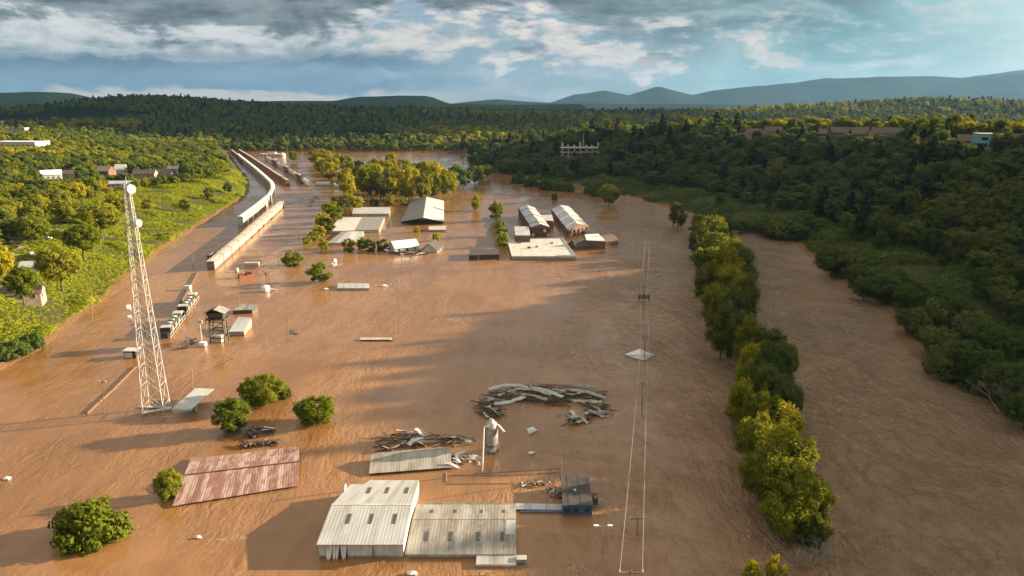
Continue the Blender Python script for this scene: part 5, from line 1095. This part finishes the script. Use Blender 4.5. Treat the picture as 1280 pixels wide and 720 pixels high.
# unfinished concrete frame on the far bank
c = PT(725, 197, 0); t = thing('concrete_frame', 'bare concrete building frame standing on the far bank', 'building', (c.x, c.y, float(zland(c.x, c.y)))); HOUSES.append((c.x, c.y, 26)); SIGHT.append((c.x, c.y, t.location.z+4, 20))
for f_ in range(3): MB().box((0, 0, 1+f_*4.5), (40, 14, .6)).build('floor_slab', M_CONC, t)
for i in range(7):
    for j in (-6, 6): MB().box((-18+i*6, j, 6 if i % 3 else 7.2), (.9, .9, 13 if i % 3 else 15.4)).build('column', M_CONC, t)
MB().tube((3, 0, 9), (3, 0, 24), .5, .35).build('mast', M_TAN, t)
# parked cars and lawn behind the left shore trees
def car(px, py, z, rz, m, label):
    c = PT(px, py, 0); t = thing('parked_car', label, 'car', (c.x, c.y, float(zland(c.x, c.y))+.05), rz, 'cars behind the left shore trees')
    MB().add([(x, y, zz) for zz, k, kx in ((.3, .9, 2.2), (.85, .9, 2.25), (.9, .86, 1.25), (1.45, .7, .85)) for x, y in ((-kx, -k), (kx, -k), (kx, k), (-kx, k))], [(3, 2, 1, 0)]+[(4*r_+i, 4*r_+(i+1) % 4, 4*r_+4+(i+1) % 4, 4*r_+4+i) for r_ in range(3) for i in range(4)]+[(12, 13, 14, 15)]).build('body', m, t)
    MB().box((0, 0, 1.18), (2.0, 1.66, .3)).build('windows', M_GLASS, t)
    for x in (-1.35, 1.35):
        for y in (-.85, .85): MB().tube((x, y-.1, .32), (x, y+.1, .32), .32, n=10).build('wheel', M_BLACK, t)
for i, (x, y, m_, nm) in enumerate(((14, 322, M_WHITE, 'white'), (24, 312, M_DARKST, 'dark'), (40, 320, M_CONC, 'grey'), (58, 300, M_WHITE, 'white'), (72, 290, M_DARKST, 'dark'), (10, 300, M_MACH, 'red'))):
    car(x, y, 11, .4+i, m_, '%s car parked behind the big left shore trees' % nm); g = PT(x, y); HOUSES.append((g.x, g.y, 7))
# ------------------------------------------------------------------ sow the woods
far_tree('far0', L_GREEN, 345, 178, 3, 14, 'round tree at the end of the rail yard beyond the white works')
far_tree('far1', L_YEL, 372, 180, 3, 13, 'yellow tree beyond the white works at the yard end')
far_tree('far2', L_OLIVE, 400, 180, 3, 14, 'olive tree on the far shore behind the golden trees')
far_tree('far3', L_DARK, 430, 181, 3, 14, 'dark round tree on the far shore behind the yellow grove')
far_tree('farpine0', L_PINE, 470, 178, 3, 16, 'dark pine on the far shore beyond the yellow grove')
far_tree('farpine1', L_DARK, 560, 178, 3, 15, 'dark pointed tree on the far shore by the river mouth')
# patterns for nearer woods: crowns of trees that stand in the flood
MIDV = []
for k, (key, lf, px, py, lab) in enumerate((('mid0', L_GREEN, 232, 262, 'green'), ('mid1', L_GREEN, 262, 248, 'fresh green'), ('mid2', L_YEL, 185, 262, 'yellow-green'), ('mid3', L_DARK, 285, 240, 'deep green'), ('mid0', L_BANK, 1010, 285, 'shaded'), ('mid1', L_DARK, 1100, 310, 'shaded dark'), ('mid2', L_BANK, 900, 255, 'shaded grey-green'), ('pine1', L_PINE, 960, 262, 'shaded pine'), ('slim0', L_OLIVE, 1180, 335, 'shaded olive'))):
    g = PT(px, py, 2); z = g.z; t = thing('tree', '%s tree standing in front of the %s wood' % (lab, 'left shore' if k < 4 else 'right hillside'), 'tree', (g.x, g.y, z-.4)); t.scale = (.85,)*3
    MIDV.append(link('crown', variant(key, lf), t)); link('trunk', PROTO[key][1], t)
counts = {}
def open_view(X, Y, Z, H):
    """trees below a house stay low enough to leave it in view, as on the photographed slopes"""
    for hx, hy, hz, w_ in SIGHT:
        k = (Y < hy) & (np.abs(X/Y-hx/hy)*hy < w_+1.5); lim = CAMZ+(hz-CAMZ)*Y/hy-Z; H = np.where(k, np.minimum(H, lim), H)
    return H
# left shore wood
def okL(X, Y):
    l = dL(X, Y); Z = zland(X, Y)
    gap = (lump(X, Y, 34, 9) > .86) & (Y < 460)
    return (l > kud_w(Y)+5) & (l < 620) & inview(X, Y, Z) & free(X, Y, 3.0) & ~gap
X, Y = sow(-900, -100, 150, 1150, 7.8, okL); Z = zland(X, Y); H = rng.uniform(9, 15, len(X))*(1-.15*sm((420-Y)/200)); 
H = open_view(X, Y, Z, H); k_ = H > 3.5; X, Y, Z, H = X[k_], Y[k_], Z[k_], H[k_]
yel = (lump(X, Y, 60, 11)+rng.normal(0, .35, len(X))) > .62
px_, _ = pix(X, Y, Z+5); order = np.argsort(Y+np.where(np.abs(px_-640) > 680, 5000, 0)); nL = 70
for i in order[:nL]:
    lf = L_YEL if yel[i] else (L_DARK if i % 3 == 0 else L_GREEN)
    tree('mid%d' % (i % 4), X[i], Y[i], Z[i]-1.4, H[i]+1, H[i]*rng.uniform(.8, 1.0), lf, ('yellow-green' if lf is L_YEL else 'deep green' if lf is L_DARK else 'fresh green')+' tree of the sunlit left shore wood', 'left shore wood, '+lf.name[5:])
rest = order[nL:]; I = np.where(yel[rest], 2, rng.choice([0, 1, 3, 3], len(rest)))
pts_object('left_shore_wood', X[rest], Y[rest], Z[rest]-1.4, H[rest]/12, I, MIDV)
# right hillside wood
def okR(X, Y):
    r = dR(X, Y); return ((r < 150) | (rng.random(X.shape) < .5) | (Y < 330)) & (r > np.where(Y > 640, 6, 26)+9*lump(X, Y, 22, 7)) & (r < 470) & free(X, Y, 3.5) & (Y > -60) & (X > -150) & (inview(X, Y, zland(X, Y), 150) | ((r < 320) & (Y > -40)))
X, Y = sow(-200, 900, -60, 1180, 8.0, okR); Z = zland(X, Y); r_ = dR(X, Y)
H = rng.uniform(9, 15.5, len(X))*np.where(r_ > 150, .95, 1.05)*np.where(r_ < 115, 1.2, 1.0)*np.where(r_ < 40, .75, 1.0)
H = open_view(X, Y, Z, H*rng.uniform(.85, 1.2, len(H))); k_ = H > 3.5; X, Y, Z, H, r_ = X[k_], Y[k_], Z[k_], H[k_], r_[k_]
px_, py_ = pix(X, Y, Z+5); vis = (px_ > -10) & (px_ < 1290); order = np.argsort(Y+np.where(vis, 0, 9000)); nR = 80
top = (r_ > 118)  # ridge trees get brighter leaf colours for the sun catching them
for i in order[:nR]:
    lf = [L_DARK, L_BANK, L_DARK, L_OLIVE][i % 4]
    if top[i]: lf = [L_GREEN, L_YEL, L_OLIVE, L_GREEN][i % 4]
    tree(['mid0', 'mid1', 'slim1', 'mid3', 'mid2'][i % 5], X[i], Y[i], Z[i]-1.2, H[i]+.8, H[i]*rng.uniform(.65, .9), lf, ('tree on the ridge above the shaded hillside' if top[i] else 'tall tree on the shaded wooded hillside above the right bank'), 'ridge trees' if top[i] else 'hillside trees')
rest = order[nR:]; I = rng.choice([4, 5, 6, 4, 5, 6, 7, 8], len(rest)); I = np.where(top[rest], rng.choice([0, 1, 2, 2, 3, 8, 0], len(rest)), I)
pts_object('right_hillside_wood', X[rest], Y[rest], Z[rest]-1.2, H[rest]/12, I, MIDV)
# far valley woods and wooded hills
def okF(X, Y):
    Z = zland(X, Y); l, r = dL(X, Y), dR(X, Y)
    bay = (X > -330) & (X < -40) & (Y < 1070)
    strip = (np.abs(Y-1330-X*.05) < 26) & (X < 60) & (X > -260)
    return inview(X, Y, Z, 40) & ((Y > 1085) | ((Y > 960) & (X > -330) & (dR(X, Y) > 0))) & ~bay & ~strip & (l < 300) & ~((lump(X, Y, 120, 13) > .82) & (Y > 1250))
X1, Y1 = sow(-1500, 1600, 960, 2100, 10.5, okF)
X2, Y2 = sow(-2700, 2700, 2100, 3600, 15.0, lambda a, b: inview(a, b, zland(a, b), 40))
X = np.concatenate([X1, X2]); Y = np.concatenate([Y1, Y2]); Z = zland(X, Y)
for nm in ('h1', 'h3'):
    zf, a, b, Y0, dp = RIDGES[nm]; k = (X > a) & (X < b) & (np.abs(Y-Y0) < dp); Z[k] = np.maximum(Z[k], zf(X[k], Y[k]))
H = rng.uniform(7.5, 15, len(X))*rng.choice([.8, 1, 1, 1.3], len(X))*np.where(Y > 2100, 1.25, 1)
sunny = lump(X, Y, 170, 4)+rng.normal(0, .4, len(X)); leftdark = (X < -.12*Y) & (Y > 1500)  # cloud shade on the left hills deepened by darker leaf colours
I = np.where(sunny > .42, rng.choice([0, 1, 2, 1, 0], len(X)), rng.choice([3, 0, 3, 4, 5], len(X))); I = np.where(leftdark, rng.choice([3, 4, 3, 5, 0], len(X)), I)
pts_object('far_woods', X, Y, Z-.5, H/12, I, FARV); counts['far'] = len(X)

# ------------------------------------------------------------------ ground cover
def clump_src(name, n, w_, h_, leaf, lf, px, py, z, label, cat='shrub'):
    d = rng.normal(size=(n, 3)); d[:, 2] = np.abs(d[:, 2])*1.1; d /= np.linalg.norm(d, axis=1, keepdims=True)
    p = d*np.array([w_/2, w_/2, h_])*(1-.5*rng.random(n)[:, None]**2); nn = d+rng.normal(size=(n, 3))*.4; nn[:, 2] += .3; nn /= np.linalg.norm(nn, axis=1, keepdims=True)
    me = leaves_mesh(name, p, nn, leaf*rng.uniform(.6, 1.3, n), lf); g = PT(px, py); o = link(name, me, None, g); return tag(o, kind='stuff')
ks = [clump_src('vine_clump', 120, 3.6, 1.2, .55, L_KUDZU, 120, 378, 2, 'low mound of vine at the waterline of the bright bank'), clump_src('vine_clump', 170, 4.6, 2.4, .6, L_KUDZU, 205, 300, 2, 'taller mound of vine draping the bright bank')]
X, Y = sow(-420, -90, 150, 720, 1.6, lambda a, b: (dL(a, b)+1.2*lump(a, b, 5, 2) > 1.2) & (dL(a, b) < kud_w(b)+9) & inview(a, b, zland(a, b), 60))
ln = lump(X, Y, 6.5, 3)
pts_object('kudzu_bank', X, Y, zland(X, Y)-.25, np.clip(.62+np.where(Y < 320, .22, .42)*ln+rng.normal(0, .10, len(X)), .25, 1.5), (ln > np.where(Y < 320, .8, .4)).astype(int), ks); counts['kudzu'] = len(X)
bs = [clump_src('bank_clump', 90, 3.4, 1.2, .6, L_BANK, 1000, 300, 2, 'low weed clump at the waterline of the shaded right bank'), clump_src('bank_clump', 130, 4.6, 2.2, .65, L_DARK, 1060, 335, 2, 'dark bramble clump on the shaded right bank')]
X, Y = sow(-150, 520, 60, 1000, 2.1, lambda a, b: (dR(a, b) > 1.5) & (dR(a, b) < 72) & inview(a, b, zland(a, b), 60) & (lump(a, b, 13, 8)+rng.normal(0, .25, len(a)) > -1.15) & ~(np.abs(dR(a, b)-44-3*lump(a, b, 40, 3)) < 2.6))
ln = lump(X, Y, 9, 5)+rng.normal(0, .2, len(X)); pts_object('right_bank_scrub', X, Y, zland(X, Y)-.2, np.clip(.8+.7*ln+rng.normal(0, .25, len(X)), .25, 2.4), (ln > .1).astype(int), bs); counts['bank'] = len(X)
us = [clump_src('undergrowth_clump', 80, 3.4, .6, .6, L_GREEN, 170, 250, 12, 'grassy clump on the open slope above the vine bank')]
X, Y = sow(-560, -100, 150, 640, 3.0, lambda a, b: (dL(a, b) > kud_w(b)+5) & (dL(a, b) < 260) & inview(a, b, zland(a, b), 30) & (lump(a, b, 16, 4) > -.5) & free(a, b, -2))
pts_object('left_undergrowth', X, Y, zland(X, Y)-.1, rng.uniform(.5, 1.1, len(X)), np.zeros(len(X), int), us)
print('COUNTS', counts)

# ------------------------------------------------------------------ the air
hzm = bpy.data.materials.new('haze'); hzm.use_nodes = True; ht = hzm.node_tree; ht.nodes.clear()
pv = ht.nodes.new('ShaderNodeVolumePrincipled'); pv.inputs['Color'].default_value = (.24, .47, .78, 1); pv.inputs['Density'].default_value = HAZE; pv.inputs['Anisotropy'].default_value = .1
mo = ht.nodes.new('ShaderNodeOutputMaterial'); ht.links.new(pv.outputs[0], mo.inputs['Volume'])
hb = MB().box((0, 8200, 420), (32000, 23600, 870)).build('haze', hzm); hb.location = (0, 0, 0); tag(hb, kind='stuff')

# ------------------------------------------------------------------ unseen cloud bank added off the right edge to shade the far left hills
MC = mat('cloud_vapour', (.80, .80, .80), (.70, .71, .73), .001, 1.0, spec=0)
def cloud(cx, cy, cz, ax, ay, az_, n):
    import bmesh
    bm = bmesh.new()
    for i in range(n):
        t = rng.uniform(0, 6.28); q = math.sqrt(rng.random())*.72; rr = rng.uniform(.34, .52)
        M = Matrix.Translation((cx+math.cos(t)*q*ax, cy+math.sin(t)*q*ay, cz+rng.uniform(-.1, .3)*az_)) @ Matrix.Diagonal((ax*rr, ay*rr, az_*rng.uniform(.6, 1.0), 1))
        bmesh.ops.create_icosphere(bm, subdivisions=3, radius=1, matrix=M)
    for v in bm.verts: v.co += Vector((lump(v.co.x, v.co.y+v.co.z, 260, 1), lump(v.co.y, v.co.x-v.co.z, 230, 2), lump(v.co.x, v.co.y, 150, 3)))*60
    me = bpy.data.meshes.new('cloud'); bm.to_mesh(me); bm.free(); me.materials.append(MC); me.polygons.foreach_set('use_smooth', [True]*len(me.polygons))
    return tag(link('cloud', me), kind='stuff')
cloud(5000, 4080, 1560, 1600, 1150, 260, 22)
